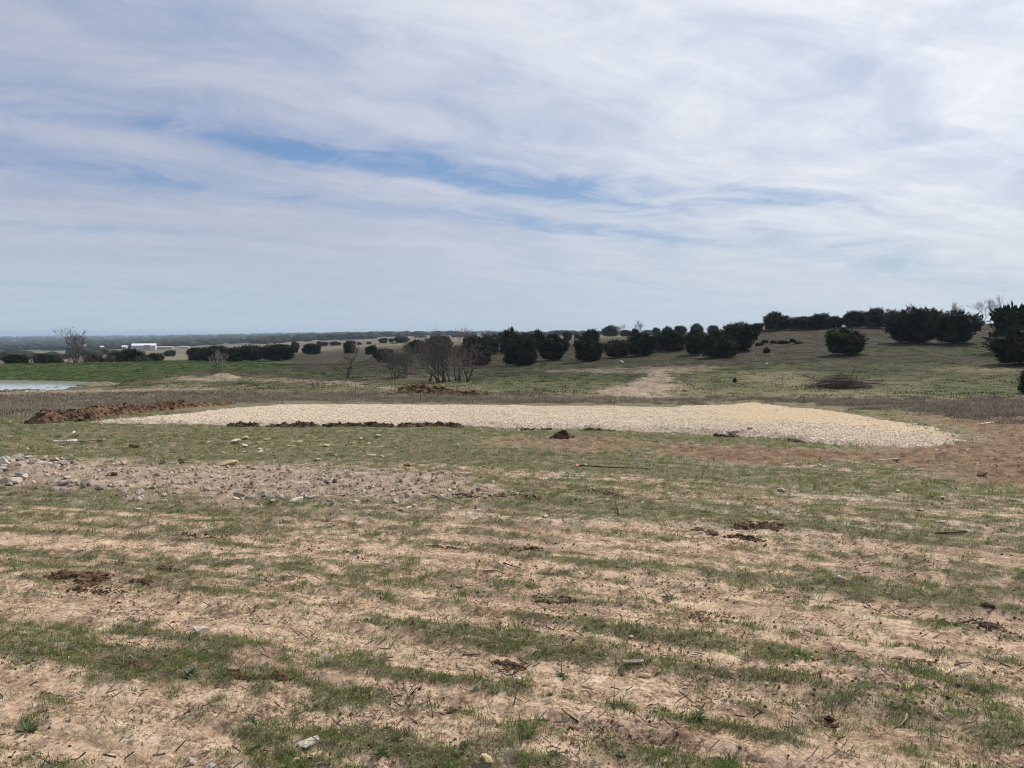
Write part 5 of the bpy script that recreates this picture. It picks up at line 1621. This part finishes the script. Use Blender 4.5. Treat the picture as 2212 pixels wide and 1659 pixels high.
b, hx, hy, he = shed(312, 756, 46, 14, 620, 'white metal barn with pale gabled roof beyond the left bank', .35, 17, ridge=.28, name='metal_barn')
bm = bmesh.new(); box_bm(bm, 4.5, .2, 4.2, (hx * .3, -hy - .08, 2.4))
link('door', bm_mesh('door', bm), M['tanwall'], b)
shed(358, 752, 33, 4, 640, 'long low tan shed right of the white barn', .05, 6, 'tanwall', 'tanwall')
shed(400, 752, 18, 4, 660, 'short low tan shed further right of the barn', .1, 6, 'tanwall', 'tanwall')
shed(270, 751, 9, 5, 640, 'small white shed just left of the barn', .2, 5)
shed(221, 751, 5, 4, 700, 'tiny white shed left of the large bare tree field', .2, 4)
shed(462, 736, 14, 6, 1500, 'distant white house above the left thicket', .2, 10)
shed(505, 735, 18, 3, 1600, 'distant pale long roof right of the white house', .1, 8)
shed(668, 728, 6, 4, 1900, 'tiny white building on the far ridge', .1, 8)
shed(935, 739, 20, 6, 330, 'tan shed roof between junipers behind the bare cluster', .15, 5, 'tanwall', 'tanwall')
shed(571, 735, 10, 3, 1700, 'distant pale roof in the wooded belt', .1, 8, 'tanwall', 'roof')

# ------------------------------------------------------------------ far woods: masses of small tree crowns
def woods(name, label, bands, seed):
    """bands: (azimuth px from, to, distance from, to, count, crown height)"""
    rg = np.random.default_rng(seed)
    base = []
    for i in range(5):
        bm = bmesh.new(); bmesh.ops.create_icosphere(bm, subdivisions=2, radius=1)
        for v in bm.verts:
            v.co *= rg.uniform(.72, 1.15); v.co.z = max(v.co.z, -.55)
        base.append((np.array([v.co[:] for v in bm.verts]), np.array([[v.index for v in f.verts] for f in bm.faces]))); bm.free()
    Vs, Fs, off = [], [], 0
    for (u0, u1, y0, y1, n, h) in bands:
        Y = np.exp(rg.uniform(math.log(y0), math.log(y1), n))
        X = (rg.uniform(u0, u1, n) / 2.16 - 512) / FPX * Y
        k = fbm(X * 12 / Y, np.log(Y) * 9, 2, seed) > .36
        X, Y = X[k], Y[k]
        Zg = G(X, Y)
        for x, y, z in zip(X, Y, Zg):
            q = h * rg.uniform(.6, 1.2)
            b = base[rg.integers(0, 5)]
            V = b[0] * np.array([q * rg.uniform(.6, 1.5), q * .8, q * .55]) + np.array([x, y, z + q * .28])
            Vs.append(V); Fs.append(b[1] + off); off += len(V)
    me = np_mesh(name, np.vstack(Vs), np.vstack(Fs), False)
    o = link(name, me, M['farwood'])
    tag(o, label, 'woodland', kind='stuff')


woods('far_woodland', 'dark belts of woodland filling the far plain', [
    (-300, 420, 700, 1100, 120, 7), (-300, 1000, 1200, 2000, 420, 9), (-300, 1100, 2000, 4200, 900, 11), (-300, 2500, 4300, 7500, 900, 16), (-300, 300, 260, 420, 60, 4.5),
    (400, 720, 800, 1300, 150, 7), (560, 1000, 650, 900, 130, 6), (850, 1700, 500, 1200, 260, 4)], 9)

# ------------------------------------------------------------------ haze
bm = bmesh.new()
box_bm(bm, 36000, 36000, 150, (0, 0, -137 + 75))
hz = link('haze', bm_mesh('haze', bm))
tag(hz, 'thin pale blue haze over the far plain', 'haze', kind='stuff')
hm = bpy.data.materials.new('haze_air'); hm.use_nodes = True
ht = hm.node_tree
ht.nodes.clear()
ho = ht.nodes.new('ShaderNodeOutputMaterial')
hv = ht.nodes.new('ShaderNodeVolumePrincipled')
hv.inputs['Color'].default_value = (.66, .82, 1.0, 1)
hv.inputs['Density'].default_value = .0002
hv.inputs['Anisotropy'].default_value = .2
ht.links.new(hv.outputs[0], ho.inputs['Volume'])
hz.data.materials.append(hm)
